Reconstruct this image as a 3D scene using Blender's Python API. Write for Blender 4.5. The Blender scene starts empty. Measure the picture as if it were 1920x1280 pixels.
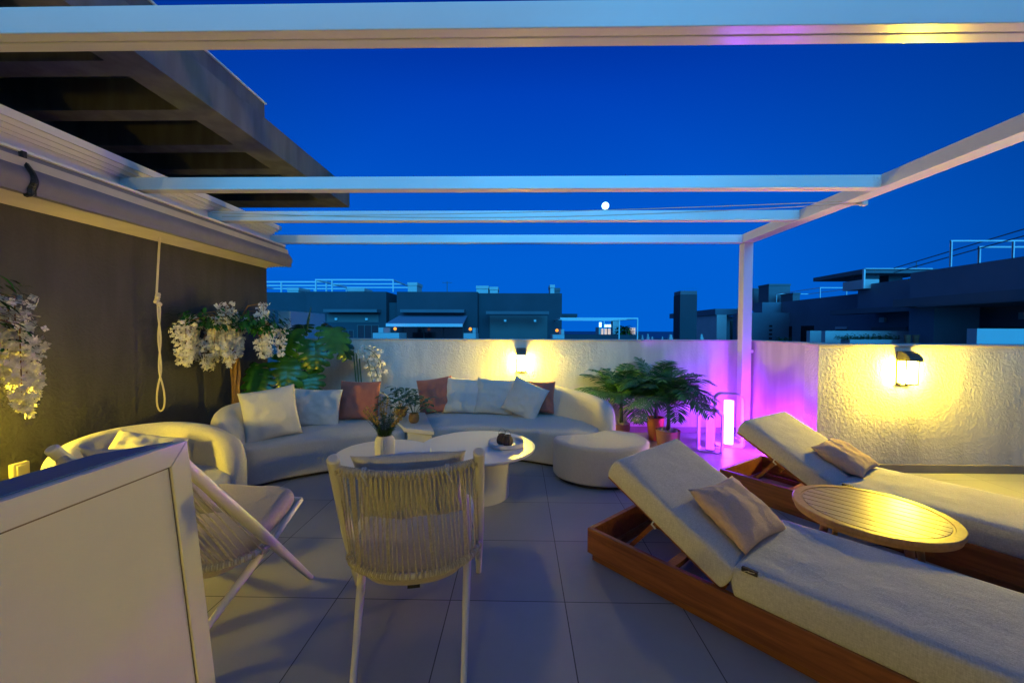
import bpy, math, random
from mathutils import Vector, Matrix, Euler, noise
PI = math.pi; R = math.radians
rnd = random.Random(7)
SC = bpy.context.scene
COL = SC.collection

# ------------------------------------------------------------------ camera
cam_d = bpy.data.cameras.new('camera'); cam = bpy.data.objects.new('camera', cam_d); COL.objects.link(cam)
cam_d.sensor_width = 36; cam_d.lens = 743.0/1920*36; cam_d.clip_end = 20000; cam_d.clip_start = 0.05
_y, _p, _r = R(1.08), R(1.55), R(0.2)
fw = Vector((-math.sin(_y)*math.cos(_p), math.cos(_y)*math.cos(_p), -math.sin(_p)))
rt = Vector((math.cos(_y), math.sin(_y), 0)); up = rt.cross(fw)
rt2 = rt*math.cos(_r)+up*math.sin(_r); up2 = rt2.cross(fw)
mw = Matrix((rt2, up2, -fw)).transposed().to_4x4(); mw.translation = (0, 0, 1.43)
cam.matrix_world = mw
SC.camera = cam

# ------------------------------------------------------------------ world, dusk sky
W = bpy.data.worlds.new('World'); SC.world = W; W.use_nodes = True
nt = W.node_tree; nt.nodes.clear()
def wn(t, **k):
    n = nt.nodes.new(t)
    for a, b in k.items(): setattr(n, a, b)
    return n
SKY_STRENGTH = 0.80
out = wn('ShaderNodeOutputWorld'); bg = wn('ShaderNodeBackground')
sky = wn('ShaderNodeTexSky'); sky.sky_type = 'NISHITA'; sky.sun_disc = False
sky.sun_elevation = R(-3.0); sky.sun_rotation = R(195); sky.ozone_density = 6; sky.air_density = 1.2; sky.dust_density = 0.3
tc = wn('ShaderNodeTexCoord'); sep = wn('ShaderNodeSeparateXYZ')
# after-glow of the set sun lies behind the camera (-Y), deep blue in front
mr = wn('ShaderNodeMapRange'); mr.inputs['From Min'].default_value = 0.35; mr.inputs['From Max'].default_value = -0.9
nt.links.new(tc.outputs['Generated'], sep.inputs[0]); nt.links.new(sep.outputs['Y'], mr.inputs['Value'])
rz = wn('ShaderNodeValToRGB'); e = rz.color_ramp.elements
e[0].position = 0.0; e[0].color = (0.0, 0.128, 0.70, 1)
e[1].position = 1.0; e[1].color = (0.09, 0.30, 0.82, 1)
for p_, c_ in ((0.18, (0.0, 0.12, 0.70, 1)), (0.5, (0.0, 0.056, 0.52, 1)), (0.64, (0.0, 0.024, 0.36, 1)), (0.72, (0.0, 0.03, 0.36, 1))):
    q = rz.color_ramp.elements.new(p_); q.color = c_
nt.links.new(sep.outputs['Z'], rz.inputs['Fac'])
glow = wn('ShaderNodeRGB'); glow.outputs[0].default_value = (0.06, 0.25, 0.72, 1)
mx = wn('ShaderNodeMix'); mx.data_type = 'RGBA'
dk = wn('ShaderNodeMapRange'); dk.inputs['From Min'].default_value = 0.4; dk.inputs['From Max'].default_value = 0.86; dk.inputs['To Min'].default_value = 0.34; dk.inputs['To Max'].default_value = 1.0
nt.links.new(sep.outputs['Y'], dk.inputs['Value'])
dm = wn('ShaderNodeMix'); dm.data_type = 'RGBA'; dm.blend_type = 'MULTIPLY'; dm.inputs['Factor'].default_value = 1
nt.links.new(rz.outputs[0], dm.inputs[6]); nt.links.new(dk.outputs[0], dm.inputs[7])
nt.links.new(mr.outputs[0], mx.inputs['Factor']); nt.links.new(dm.outputs[2], mx.inputs[6]); nt.links.new(glow.outputs[0], mx.inputs[7])
# the physical dusk sky on top of the blue-hour tint
sm = wn('ShaderNodeMix'); sm.data_type = 'RGBA'; sm.blend_type = 'ADD'; sm.inputs['Factor'].default_value = 0.015
nt.links.new(mx.outputs[2], sm.inputs[6]); nt.links.new(sky.outputs[0], sm.inputs[7])
nt.links.new(sm.outputs[2], bg.inputs['Color']); bg.inputs['Strength'].default_value = SKY_STRENGTH
nt.links.new(bg.outputs[0], out.inputs['Surface'])
# the last light of the sun, already below the horizon behind the camera
sd = bpy.data.lights.new('sun', 'SUN'); sd.energy = 2.8; sd.angle = R(42); sd.color = (0.02, 0.46, 1.0)
sun = bpy.data.objects.new('sun', sd); COL.objects.link(sun); sun.rotation_euler = (R(90-15), 0, R(12))

SC.view_settings.view_transform = 'Standard'; SC.view_settings.look = 'None'; SC.view_settings.exposure = 0.22; SC.view_settings.gamma = 1
SC.cycles.use_denoising = True
SC.cycles.max_bounces = 6; SC.cycles.sample_clamp_indirect = 4.0
try: SC.cycles.denoiser = 'OPENIMAGEDENOISE'
except Exception: pass

# ------------------------------------------------------------------ helpers
def tag(o, label=None, cat=None, group=None, kind=None):
    if label: o['label'] = label
    if cat: o['category'] = cat
    if group: o['group'] = group
    if kind: o['kind'] = kind
    return o
def empty(name, loc, rz=0, label=None, cat=None, group=None, scale=None):
    o = bpy.data.objects.new(name, None); COL.objects.link(o); o.location = loc; o.rotation_euler = (0, 0, rz)
    o.empty_display_size = 0.1
    if scale: o.scale = (scale,)*3
    return tag(o, label, cat, group)
def children(o): return [c for c in list(bpy.data.objects) if c.parent == o]
def copy_tree(o, parent=None):
    c = o.copy(); COL.objects.link(c)
    if parent: c.parent = parent
    for ch in children(o): copy_tree(ch, c)
    return c

class MB:
    def __init__(s): s.v = []; s.f = []
    def add(s, vs, fs, M=None):
        b = len(s.v)
        for p in vs:
            p = Vector(p); s.v.append(M @ p if M else p)
        for f in fs: s.f.append(tuple(b+i for i in f))
        return s
    def box(s, lo, hi, M=None):
        (a, b, c), (d, e, f) = lo, hi
        vs = [(a,b,c),(d,b,c),(d,e,c),(a,e,c),(a,b,f),(d,b,f),(d,e,f),(a,e,f)]
        return s.add(vs, [(0,3,2,1),(4,5,6,7),(0,1,5,4),(1,2,6,5),(2,3,7,6),(3,0,4,7)], M)
    def prism(s, poly, z0, z1, M=None):
        n = len(poly)
        vs = [(x, y, z0) for x, y in poly]+[(x, y, z1) for x, y in poly]
        fs = [tuple(range(n-1, -1, -1)), tuple(range(n, 2*n))]+[(i, (i+1) % n, n+(i+1) % n, n+i) for i in range(n)]
        return s.add(vs, fs, M)
    def extr_y(s, prof, y0, y1):      # profile in XZ, extruded along Y
        n = len(prof)
        vs = [(x, y0, z) for x, z in prof]+[(x, y1, z) for x, z in prof]
        fs = [tuple(range(n)), tuple(range(2*n-1, n-1, -1))]+[(i, n+i, n+(i+1) % n, (i+1) % n) for i in range(n)]
        return s.add(vs, fs)
    def tube(s, pts, r, n=8, cap=True, M=None, closed=False):
        pts = [Vector(p) for p in pts]; m = len(pts)
        rs = r if isinstance(r, (list, tuple)) else [r]*m
        vs = []; pu = None
        for i, p in enumerate(pts):
            if closed: t = pts[(i+1) % m]-pts[i-1]
            else: t = pts[min(i+1, m-1)]-pts[max(i-1, 0)]
            t.normalize()
            if pu is None:
                u = t.orthogonal().normalized()
            else:
                u = (pu-t*pu.dot(t)); u = u.normalized() if u.length > 1e-6 else t.orthogonal().normalized()
            pu = u; w = t.cross(u)
            for k in range(n):
                a = 2*PI*k/n; vs.append(p+(u*math.cos(a)+w*math.sin(a))*rs[i])
        fs = []
        for i in range(m if closed else m-1):
            j = (i+1) % m
            for k in range(n):
                l = (k+1) % n; fs.append((i*n+k, i*n+l, j*n+l, j*n+k))
        if cap and not closed:
            fs.append(tuple(range(n-1, -1, -1))); fs.append(tuple((m-1)*n+k for k in range(n)))
        return s.add(vs, fs, M)
    def lathe(s, prof, n=32, M=None, sx=1, sy=1, wob=None, cap=True):
        vs = []; fs = []; m = len(prof)
        for i, (r, z) in enumerate(prof):
            for k in range(n):
                a = 2*PI*k/n; q = r*(wob(a, z) if wob else 1); vs.append((q*math.cos(a)*sx, q*math.sin(a)*sy, z))
        for i in range(m-1):
            for k in range(n):
                l = (k+1) % n; fs.append((i*n+k, i*n+l, (i+1)*n+l, (i+1)*n+k))
        if cap and prof[0][0] > 1e-4: fs.append(tuple(range(n-1, -1, -1)))
        if cap and prof[-1][0] > 1e-4: fs.append(tuple((m-1)*n+k for k in range(n)))
        return s.add(vs, fs, M)
    def build(s, name, m, parent=None, smooth=False, bevel=0, seg=2, sub=0, weld=False):
        me = bpy.data.meshes.new(name); me.from_pydata([tuple(p) for p in s.v], [], s.f); me.validate()
        import bmesh
        if weld or smooth:
            b = bmesh.new(); b.from_mesh(me)
            if weld: bmesh.ops.remove_doubles(b, verts=b.verts, dist=1e-5)
            bmesh.ops.recalc_face_normals(b, faces=b.faces) if weld else None
            b.to_mesh(me); b.free()
        me.materials.append(m)
        if smooth:
            for p in me.polygons: p.use_smooth = True
            if smooth != 'all':
                try: me.set_sharp_from_angle(angle=R(40))
                except Exception: pass
        o = bpy.data.objects.new(name, me); COL.objects.link(o)
        if parent: o.parent = parent
        if bevel:
            b = o.modifiers.new('bevel', 'BEVEL'); b.width = bevel; b.segments = seg; b.limit_method = 'ANGLE'; b.angle_limit = R(40); b.harden_normals = False
            for p in me.polygons: p.use_smooth = True
            try: me.set_sharp_from_angle(angle=R(30))
            except Exception: pass
        if sub:
            q = o.modifiers.new('subsurf', 'SUBSURF'); q.levels = sub; q.render_levels = sub
        return o

def sbox(name, lo, hi, m, parent=None, bevel=0): return MB().box(lo, hi).build(name, m, parent, bevel=bevel)

# ------------------------------------------------------------------ materials
MATS = {}
def mat(name, col, rough=0.6, metal=0.0, var=0.0, vscale=5, bump=0.0, bscale=50, spec=0.5, kind=None, coord='Object', emit=None, estr=0, detail=4, sheen=0, coat=0, stretch=None, col2=None, bdist=0.01):
    m = bpy.data.materials.new(name); m.use_nodes = True; t = m.node_tree; b = t.nodes['Principled BSDF']
    b.inputs['Base Color'].default_value = (*col, 1); b.inputs['Roughness'].default_value = rough; b.inputs['Metallic'].default_value = metal
    b.inputs['Specular IOR Level'].default_value = spec
    if coat: b.inputs['Coat Weight'].default_value = coat; b.inputs['Coat Roughness'].default_value = 0.1
    if sheen: b.inputs['Sheen Weight'].default_value = sheen
    if emit: b.inputs['Emission Color'].default_value = (*emit, 1); b.inputs['Emission Strength'].default_value = estr
    co = t.nodes.new('ShaderNodeTexCoord').outputs[coord]
    mp = t.nodes.new('ShaderNodeMapping'); t.links.new(co, mp.inputs[0])
    if stretch: mp.inputs['Scale'].default_value = stretch
    co = mp.outputs[0]
    if var:
        n = t.nodes.new('ShaderNodeTexNoise'); n.inputs['Scale'].default_value = vscale; n.inputs['Detail'].default_value = detail
        t.links.new(co, n.inputs[0])
        r = t.nodes.new('ShaderNodeMapRange'); r.inputs['From Min'].default_value = 0.3; r.inputs['From Max'].default_value = 0.7
        t.links.new(n.outputs[0], r.inputs[0])
        x = t.nodes.new('ShaderNodeMix'); x.data_type = 'RGBA'
        x.inputs[6].default_value = (*[c*(1-var) for c in col], 1); x.inputs[7].default_value = (*(col2 or [min(1, c*(1+var)) for c in col]), 1)
        t.links.new(r.outputs[0], x.inputs[0]); t.links.new(x.outputs[2], b.inputs['Base Color'])
    if bump:
        n2 = t.nodes.new('ShaderNodeTexNoise'); n2.inputs['Scale'].default_value = bscale; n2.inputs['Detail'].default_value = 5
        t.links.new(co, n2.inputs[0])
        bp = t.nodes.new('ShaderNodeBump'); bp.inputs['Strength'].default_value = bump; bp.inputs['Distance'].default_value = bdist
        t.links.new(n2.outputs[0], bp.inputs['Height']); t.links.new(bp.outputs[0], b.inputs['Normal'])
    return m

def fabric(name, col, fs=420, var=0.10, wr=0.5):
    m = mat(name, col, 0.95, spec=0.15, sheen=0.2); t = m.node_tree; b = t.nodes['Principled BSDF']
    co = t.nodes.new('ShaderNodeTexCoord').outputs['Object']
    n1 = t.nodes.new('ShaderNodeTexNoise'); n1.inputs['Scale'].default_value = fs*0.45; n1.inputs['Detail'].default_value = 3; t.links.new(co, n1.inputs[0])
    wv = []
    for rot, sc in (((0, 0, 0), (0.12, 1, 1)), ((0, 0, 0), (1, 0.12, 0.12))):
        mp = t.nodes.new('ShaderNodeMapping'); mp.inputs['Scale'].default_value = sc; t.links.new(co, mp.inputs[0])
        n = t.nodes.new('ShaderNodeTexNoise'); n.inputs['Scale'].default_value = fs; n.inputs['Detail'].default_value = 2; t.links.new(mp.outputs[0], n.inputs[0]); wv.append(n.outputs[0])
    ad = t.nodes.new('ShaderNodeMath'); ad.operation = 'ADD'; t.links.new(wv[0], ad.inputs[0]); t.links.new(wv[1], ad.inputs[1])
    a2 = t.nodes.new('ShaderNodeMath'); a2.operation = 'ADD'; t.links.new(ad.outputs[0], a2.inputs[0]); t.links.new(n1.outputs[0], a2.inputs[1])
    r = t.nodes.new('ShaderNodeMapRange'); r.inputs['From Min'].default_value = 1.1; r.inputs['From Max'].default_value = 1.9; t.links.new(a2.outputs[0], r.inputs[0])
    x = t.nodes.new('ShaderNodeMix'); x.data_type = 'RGBA'; x.inputs[6].default_value = (*[c*(1-var*1.6) for c in col], 1); x.inputs[7].default_value = (*[min(1, c*(1+var)) for c in col], 1)
    t.links.new(r.outputs[0], x.inputs[0]); t.links.new(x.outputs[2], b.inputs['Base Color'])
    n3 = t.nodes.new('ShaderNodeTexNoise'); n3.inputs['Scale'].default_value = 9; n3.inputs['Detail'].default_value = 3; t.links.new(co, n3.inputs[0])
    b1 = t.nodes.new('ShaderNodeBump'); b1.inputs['Strength'].default_value = 0.35*wr; b1.inputs['Distance'].default_value = 0.03; t.links.new(n3.outputs[0], b1.inputs['Height'])
    b2 = t.nodes.new('ShaderNodeBump'); b2.inputs['Strength'].default_value = 0.6; b2.inputs['Distance'].default_value = 0.002; t.links.new(a2.outputs[0], b2.inputs['Height'])
    t.links.new(b1.outputs[0], b2.inputs['Normal']); t.links.new(b2.outputs[0], b.inputs['Normal'])
    return m

def stucco(name, col, strength=0.6, scale=14, var=0.06):
    m = mat(name, col, 0.9, spec=0.2); t = m.node_tree; b = t.nodes['Principled BSDF']
    co = t.nodes.new('ShaderNodeTexCoord').outputs['Object']
    d = t.nodes.new('ShaderNodeTexNoise'); d.inputs['Scale'].default_value = 5; t.links.new(co, d.inputs[0])
    ma = t.nodes.new('ShaderNodeMix'); ma.data_type = 'RGBA'; ma.inputs[0].default_value = 0.12; t.links.new(co, ma.inputs[6]); t.links.new(d.outputs[1], ma.inputs[7])
    n1 = t.nodes.new('ShaderNodeTexNoise'); n1.inputs['Scale'].default_value = scale; n1.inputs['Detail'].default_value = 6; n1.inputs['Roughness'].default_value = 0.6; n1.inputs['Distortion'].default_value = 0.25
    v1 = t.nodes.new('ShaderNodeTexVoronoi'); v1.inputs['Scale'].default_value = scale*1.6; v1.feature = 'SMOOTH_F1'
    t.links.new(ma.outputs[2], n1.inputs[0]); t.links.new(ma.outputs[2], v1.inputs[0])
    n2 = t.nodes.new('ShaderNodeTexNoise'); n2.inputs['Scale'].default_value = scale*9; n2.inputs['Detail'].default_value = 3; t.links.new(co, n2.inputs[0])
    a = t.nodes.new('ShaderNodeMath'); a.operation = 'MULTIPLY_ADD'; a.inputs[1].default_value = 0.35; t.links.new(v1.outputs[0], a.inputs[0]); t.links.new(n1.outputs[0], a.inputs[2])
    c = t.nodes.new('ShaderNodeMath'); c.operation = 'MULTIPLY_ADD'; c.inputs[1].default_value = 0.12; t.links.new(n2.outputs[0], c.inputs[0]); t.links.new(a.outputs[0], c.inputs[2])
    bp = t.nodes.new('ShaderNodeBump'); bp.inputs['Strength'].default_value = strength; bp.inputs['Distance'].default_value = 0.03; t.links.new(c.outputs[0], bp.inputs['Height']); t.links.new(bp.outputs[0], b.inputs['Normal'])
    # weather stains running down
    mp = t.nodes.new('ShaderNodeMapping'); mp.inputs['Scale'].default_value = (3, 3, 0.5); t.links.new(co, mp.inputs[0])
    n4 = t.nodes.new('ShaderNodeTexNoise'); n4.inputs['Scale'].default_value = 2.5; n4.inputs['Detail'].default_value = 5; t.links.new(mp.outputs[0], n4.inputs[0])
    x = t.nodes.new('ShaderNodeMix'); x.data_type = 'RGBA'; x.inputs[6].default_value = (*[q*(1-var*2) for q in col], 1); x.inputs[7].default_value = (*[min(1, q*(1+var)) for q in col], 1)
    r = t.nodes.new('ShaderNodeMapRange'); r.inputs['From Min'].default_value = 0.35; r.inputs['From Max'].default_value = 0.62; t.links.new(n4.outputs[0], r.inputs[0])
    t.links.new(r.outputs[0], x.inputs[0]); t.links.new(x.outputs[2], b.inputs['Base Color'])
    return m

def wood(name, c1, c2, rough=0.45, axis=0, scale=1.0, spec=0.5):
    m = mat(name, c1, rough, spec=spec); t = m.node_tree; b = t.nodes['Principled BSDF']
    co = t.nodes.new('ShaderNodeTexCoord').outputs['Object']
    s = [14*scale]*3; s[axis] = 1.1*scale
    mp = t.nodes.new('ShaderNodeMapping'); mp.inputs['Scale'].default_value = s; t.links.new(co, mp.inputs[0])
    n = t.nodes.new('ShaderNodeTexNoise'); n.inputs['Scale'].default_value = 2.2; n.inputs['Detail'].default_value = 8; n.inputs['Distortion'].default_value = 1.1; t.links.new(mp.outputs[0], n.inputs[0])
    r = t.nodes.new('ShaderNodeMapRange'); r.inputs['From Min'].default_value = 0.32; r.inputs['From Max'].default_value = 0.68; t.links.new(n.outputs[0], r.inputs[0])
    x = t.nodes.new('ShaderNodeMix'); x.data_type = 'RGBA'; x.inputs[6].default_value = (*c1, 1); x.inputs[7].default_value = (*c2, 1)
    t.links.new(r.outputs[0], x.inputs[0]); t.links.new(x.outputs[2], b.inputs['Base Color'])
    bp = t.nodes.new('ShaderNodeBump'); bp.inputs['Strength'].default_value = 0.25; bp.inputs['Distance'].default_value = 0.003; t.links.new(n.outputs[0], bp.inputs['Height']); t.links.new(bp.outputs[0], b.inputs['Normal'])
    return m

def floor_mat():
    m = mat('floor_tile', (0.3, 0.29, 0.28), 0.38, spec=0.5); t = m.node_tree; b = t.nodes['Principled BSDF']
    co = t.nodes.new('ShaderNodeTexCoord').outputs['Object']; sp = t.nodes.new('ShaderNodeSeparateXYZ'); t.links.new(co, sp.inputs[0])
    def M(op, a, bb, c=None):
        n = t.nodes.new('ShaderNodeMath'); n.operation = op
        for i, v in enumerate((a, bb, c)):
            if v is None: continue
            if isinstance(v, (int, float)): n.inputs[i].default_value = v
            else: t.links.new(v, n.inputs[i])
        return n.outputs[0]
    P_ = 0.607; gs = []; ids = []
    for ax, off in (('X', 0.245), ('Y', 0.24)):
        u = M('DIVIDE', M('SUBTRACT', sp.outputs[ax], off), P_)
        fr = M('FRACT', u, 0); d = M('MINIMUM', fr, M('SUBTRACT', 1.0, fr)); gs.append(d); ids.append(M('FLOOR', u, 0))
    d = M('MINIMUM', gs[0], gs[1]); g = M('LESS_THAN', d, 0.0042)
    cb = t.nodes.new('ShaderNodeCombineXYZ'); t.links.new(ids[0], cb.inputs[0]); t.links.new(ids[1], cb.inputs[1])
    wn_ = t.nodes.new('ShaderNodeTexWhiteNoise'); t.links.new(cb.outputs[0], wn_.inputs[0])
    n = t.nodes.new('ShaderNodeTexNoise'); n.inputs['Scale'].default_value = 3.5; n.inputs['Detail'].default_value = 8; n.inputs['Roughness'].default_value = 0.65; t.links.new(co, n.inputs[0])
    v = M('ADD', M('MULTIPLY', n.outputs[0], 0.28), M('MULTIPLY', wn_.outputs[0], 0.13)); v = M('ADD', v, 0.79)
    x = t.nodes.new('ShaderNodeMix'); x.data_type = 'RGBA'; x.blend_type = 'MULTIPLY'; x.inputs[0].default_value = 1; x.inputs[6].default_value = (0.345, 0.355, 0.375, 1)
    t.links.new(v, x.inputs[7])
    y = t.nodes.new('ShaderNodeMix'); y.data_type = 'RGBA'; y.inputs[7].default_value = (0.055, 0.055, 0.06, 1); t.links.new(g, y.inputs[0]); t.links.new(x.outputs[2], y.inputs[6])
    t.links.new(y.outputs[2], b.inputs['Base Color'])
    rr = M('ADD', M('MULTIPLY', n.outputs[0], 0.3), 0.22); t.links.new(rr, b.inputs['Roughness'])
    bp = t.nodes.new('ShaderNodeBump'); bp.inputs['Strength'].default_value = 0.3; bp.inputs['Distance'].default_value = 0.002
    t.links.new(M('SUBTRACT', n.outputs[0], M('MULTIPLY', g, 1.0)), bp.inputs['Height']); t.links.new(bp.outputs[0], b.inputs['Normal'])
    return m

M_floor = floor_mat()
M_white_wall = stucco('white_stucco', (0.72, 0.70, 0.66), 0.32, 36)
M_smooth_wall = stucco('smooth_white_wall', (0.66, 0.64, 0.62), 0.12, 8)
M_cap = mat('wall_cap', (0.62, 0.57, 0.52), 0.6, var=0.08, vscale=6, bump=0.1, bscale=60)
M_skirt = mat('skirting_tile', (0.27, 0.25, 0.22), 0.45, var=0.12, vscale=5)
M_grey_wall = stucco('grey_stucco', (0.080, 0.082, 0.088), 0.6, 38, 0.06)
M_conc = stucco('grey_render', (0.135, 0.137, 0.145), 0.15, 5, 0.10)
M_alu = mat('white_aluminium', (0.80, 0.80, 0.79), 0.22, spec=0.5, var=0.02, vscale=3)
M_groove = mat('dark_groove', (0.02, 0.02, 0.02), 0.6)
M_awn = mat('awning_fabric', (0.20, 0.195, 0.23), 0.8, var=0.06, vscale=12, bump=0.2, bscale=80, bdist=0.003)
M_awn_pleat = mat('awning_pleats', (0.50, 0.46, 0.38), 0.85, var=0.06, vscale=8)
M_fab = fabric('sofa_fabric', (0.60, 0.585, 0.56))
M_fab_l = fabric('lounger_fabric', (0.60, 0.59, 0.57), 330, 0.14, 0.7)
M_cush = fabric('cushion_fabric', (0.62, 0.61, 0.59), 380, 0.06)
M_pink = fabric('pink_fabric', (0.48, 0.17, 0.125), 400, 0.08)
M_sand = fabric('sand_fabric', (0.62, 0.44, 0.35), 300, 0.10)
M_chairc = fabric('chair_cushion', (0.50, 0.44, 0.40), 380, 0.06)
M_teak = wood('teak', (0.16, 0.052, 0.011), (0.32, 0.115, 0.03), 0.42)
M_teak_d = wood('dark_teak', (0.16, 0.058, 0.014), (0.28, 0.11, 0.034), 0.5)
M_slat = wood('slatted_wood', (0.34, 0.235, 0.13), (0.47, 0.34, 0.20), 0.32, 0, 1.2)
M_slat_edge = wood('table_edge_wood', (0.34, 0.19, 0.07), (0.46, 0.27, 0.11), 0.4, 2, 1.0)
M_rope = mat('rope', (0.55, 0.51, 0.44), 0.9, var=0.15, vscale=60, bump=0.5, bscale=300, spec=0.1, bdist=0.002)
M_pole = mat('cream_frame', (0.74, 0.72, 0.66), 0.38, var=0.03, vscale=4)
M_tbl = mat('white_table', (0.78, 0.78, 0.78), 0.28, var=0.02, vscale=3)
M_black = mat('black', (0.012, 0.012, 0.013), 0.5)
M_leaf = mat('glossy_leaf', (0.022, 0.115, 0.022), 0.26, var=0.5, vscale=4, spec=0.5, bump=0.2, bscale=30, bdist=0.003)
M_palm = mat('palm_leaf', (0.05, 0.18, 0.06), 0.45, var=0.4, vscale=6)
M_small = mat('small_leaf', (0.03, 0.11, 0.02), 0.4, var=0.4, vscale=12)
M_petal = mat('white_petal', (0.80, 0.77, 0.70), 0.7, var=0.10, vscale=20)
M_yflower = mat('yellow_flower', (0.45, 0.30, 0.06), 0.8, var=0.3, vscale=30)
M_trunk = wood('branch_bark', (0.17, 0.085, 0.025), (0.36, 0.20, 0.07), 0.75, 2, 1.5)
M_stem = mat('green_stem', (0.05, 0.11, 0.03), 0.5)
M_terra = mat('terracotta', (0.42, 0.21, 0.13), 0.7, var=0.12, vscale=9, bump=0.15, bscale=60)
M_orange = mat('orange_pot', (0.60, 0.24, 0.04), 0.5, var=0.1, vscale=9)
M_pebble = mat('pebble', (0.55, 0.53, 0.50), 0.6, var=0.15, vscale=30)
M_brown = mat('brown_ceramic', (0.075, 0.048, 0.038), 0.45, var=0.2, vscale=15)
M_vase = mat('white_ceramic', (0.72, 0.72, 0.70), 0.5)
M_lamp = mat('lamp_grey', (0.10, 0.095, 0.085), 0.45, metal=0.2)
M_lampglow = mat('lamp_diffuser', (1, 0.9, 0.7), 0.4, emit=(1.0, 0.62, 0.07), estr=1)
M_purple = mat('purple_tube', (0.8, 0.7, 0.9), 0.4, emit=(0.29, 0.03, 1.0), estr=1)
M_lantern = mat('lantern_frame', (0.62, 0.58, 0.60), 0.45)
M_plastic = mat('cream_plastic', (0.62, 0.58, 0.42), 0.35)
M_rope2 = mat('cord', (0.55, 0.50, 0.38), 0.8, bump=0.4, bscale=200, bdist=0.002)
M_panel = mat('panel_white', (0.86, 0.82, 0.72), 0.14, spec=0.6, var=0.06, vscale=2.5)
M_skyreflect = mat('sky_reflection_blue', (0.10, 0.22, 0.42), 0.15, var=0.1, vscale=4)  # blue stands in for sky reflected on the cabinet top
M_panelline = mat('panel_seam', (0.22, 0.16, 0.09), 0.7)
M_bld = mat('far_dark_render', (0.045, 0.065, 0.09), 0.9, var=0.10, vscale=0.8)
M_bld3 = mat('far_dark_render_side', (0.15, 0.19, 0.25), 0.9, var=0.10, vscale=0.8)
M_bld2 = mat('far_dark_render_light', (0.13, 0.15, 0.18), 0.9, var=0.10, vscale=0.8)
M_bldw = mat('far_white_render', (0.55, 0.56, 0.57), 0.8, var=0.05, vscale=1)
M_shut = mat('far_shutter', (0.12, 0.13, 0.14), 0.7)
M_dark = mat('dark_opening', (0.010, 0.012, 0.016), 0.25)
M_glass = mat('dark_glass', (0.02, 0.03, 0.04), 0.08, spec=0.6)
M_blind = mat('blue_awning', (0.20, 0.24, 0.36), 0.7)
M_farwhite = mat('far_white_frame', (0.75, 0.76, 0.78), 0.4)
M_globe = mat('amber_globe', (0.9, 0.4, 0.05), 0.4, emit=(1, 0.30, 0.01), estr=1.3)
M_sign = mat('lit_sign', (0.8, 1, 1), 0.4, emit=(0.35, 0.95, 1.0), estr=3)
M_moon = mat('moon_surface', (0.9, 0.95, 1), 0.9, emit=(0.55, 0.95, 1.0), estr=2.5)
M_town = mat('far_town_wall', (0.42, 0.42, 0.42), 0.9)
M_ground = mat('dry_ground', (0.06, 0.07, 0.06), 0.95, var=0.3, vscale=0.02)
M_sea = mat('sea_water', (0.004, 0.02, 0.06), 0.45, bump=0.3, bscale=0.1, bdist=0.5)
M_warmwin = mat('lit_window', (0.8, 0.6, 0.4), 0.5, emit=(1, 0.55, 0.25), estr=0.8)

# ------------------------------------------------------------------ setting
g = MB().add([(-9000, -300, -10.5), (9000, -300, -10.5), (9000, 700, -10.5), (-9000, 700, -10.5)], [(0, 1, 2, 3)]).build('ground', M_ground); tag(g, kind='structure')
g = MB().add([(-15000, 640, -10.4), (15000, 640, -10.4), (15000, 15000, -10.4), (-15000, 15000, -10.4)], [(0, 1, 2, 3)]).build('sea', M_sea); tag(g, kind='structure')
fl = MB().prism([(-3.4, -2.4), (7.2, -2.4), (7.2, 4.2), (3.15, 4.2), (3.15, 5.65), (-3.4, 5.65)], -0.25, 0).build('floor', M_floor); tag(fl, kind='structure')
# terrace block below, so that the floor does not float
tb = MB().box((-9, -3, -10.5), (7.4, 5.8, -0.26)).build('terrace_building', M_bld2); tag(tb, 'dark storeys of the apartment block carrying the roof terrace', 'building')

def wall(name, label, body_m, bodies, caps, skirts, cat='wall', group=None):
    lo = bodies[0][0]
    t = empty(name, (0, 0, 0), 0, label, cat, group)
    for (a, b) in bodies: MB().box(a, b).build('wall_body', body_m, t)
    for c in caps:
        MB().add(*c).build('wall_cap', M_cap, t, bevel=0.004)
    for (a, b) in skirts: MB().box(a, b).build('skirting', M_skirt, t, bevel=0.003)
    return t
def capbox(a, b, dz0=0, dz1=0):
    (x0, y0, z0), (x1, y1, z1) = a, b
    vs = [(x0,y0,z0+dz0),(x1,y0,z0+dz1),(x1,y1,z0+dz1),(x0,y1,z0+dz0),(x0,y0,z1+dz0),(x1,y0,z1+dz1),(x1,y1,z1+dz1),(x0,y1,z1+dz0)]
    return (vs, [(0,3,2,1),(4,5,6,7),(0,1,5,4),(1,2,6,5),(2,3,7,6),(3,0,4,7)])
wall('parapet_wall', 'white rough stucco parapet behind the curved sofas with the small back lamp', M_white_wall,
     [((-3.39, 5.6, 0), (3.30, 5.8, 1.29))], [capbox((-3.39, 5.58, 1.29), (3.34, 5.82, 1.312))], [((-3.38, 5.588, 0), (3.10, 5.6, 0.085))], group=None)
wall('side_parapet', 'short smooth side parapet glowing purple between post and right wall', M_smooth_wall,
     [((3.10, 4.10, 0), (3.28, 5.598, 1.292))], [capbox((3.085, 4.28, 1.292), (3.30, 5.578, 1.314))], [((3.088, 4.28, 0), (3.10, 5.586, 0.085))])
t = empty('right_parapet', (0, 0, 0), 0, 'white rough stucco parapet behind the far lounger lit yellow', 'wall')
MB().add(*capbox((3.04, 4.08, 0), (7.2, 4.28, 1.285), 0, 0)).build('wall_body', M_white_wall, t)
MB().add(*capbox((3.025, 4.06, 1.285), (7.2, 4.30, 1.308), 0, 0)).build('wall_cap', M_cap, t, bevel=0.004)
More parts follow.
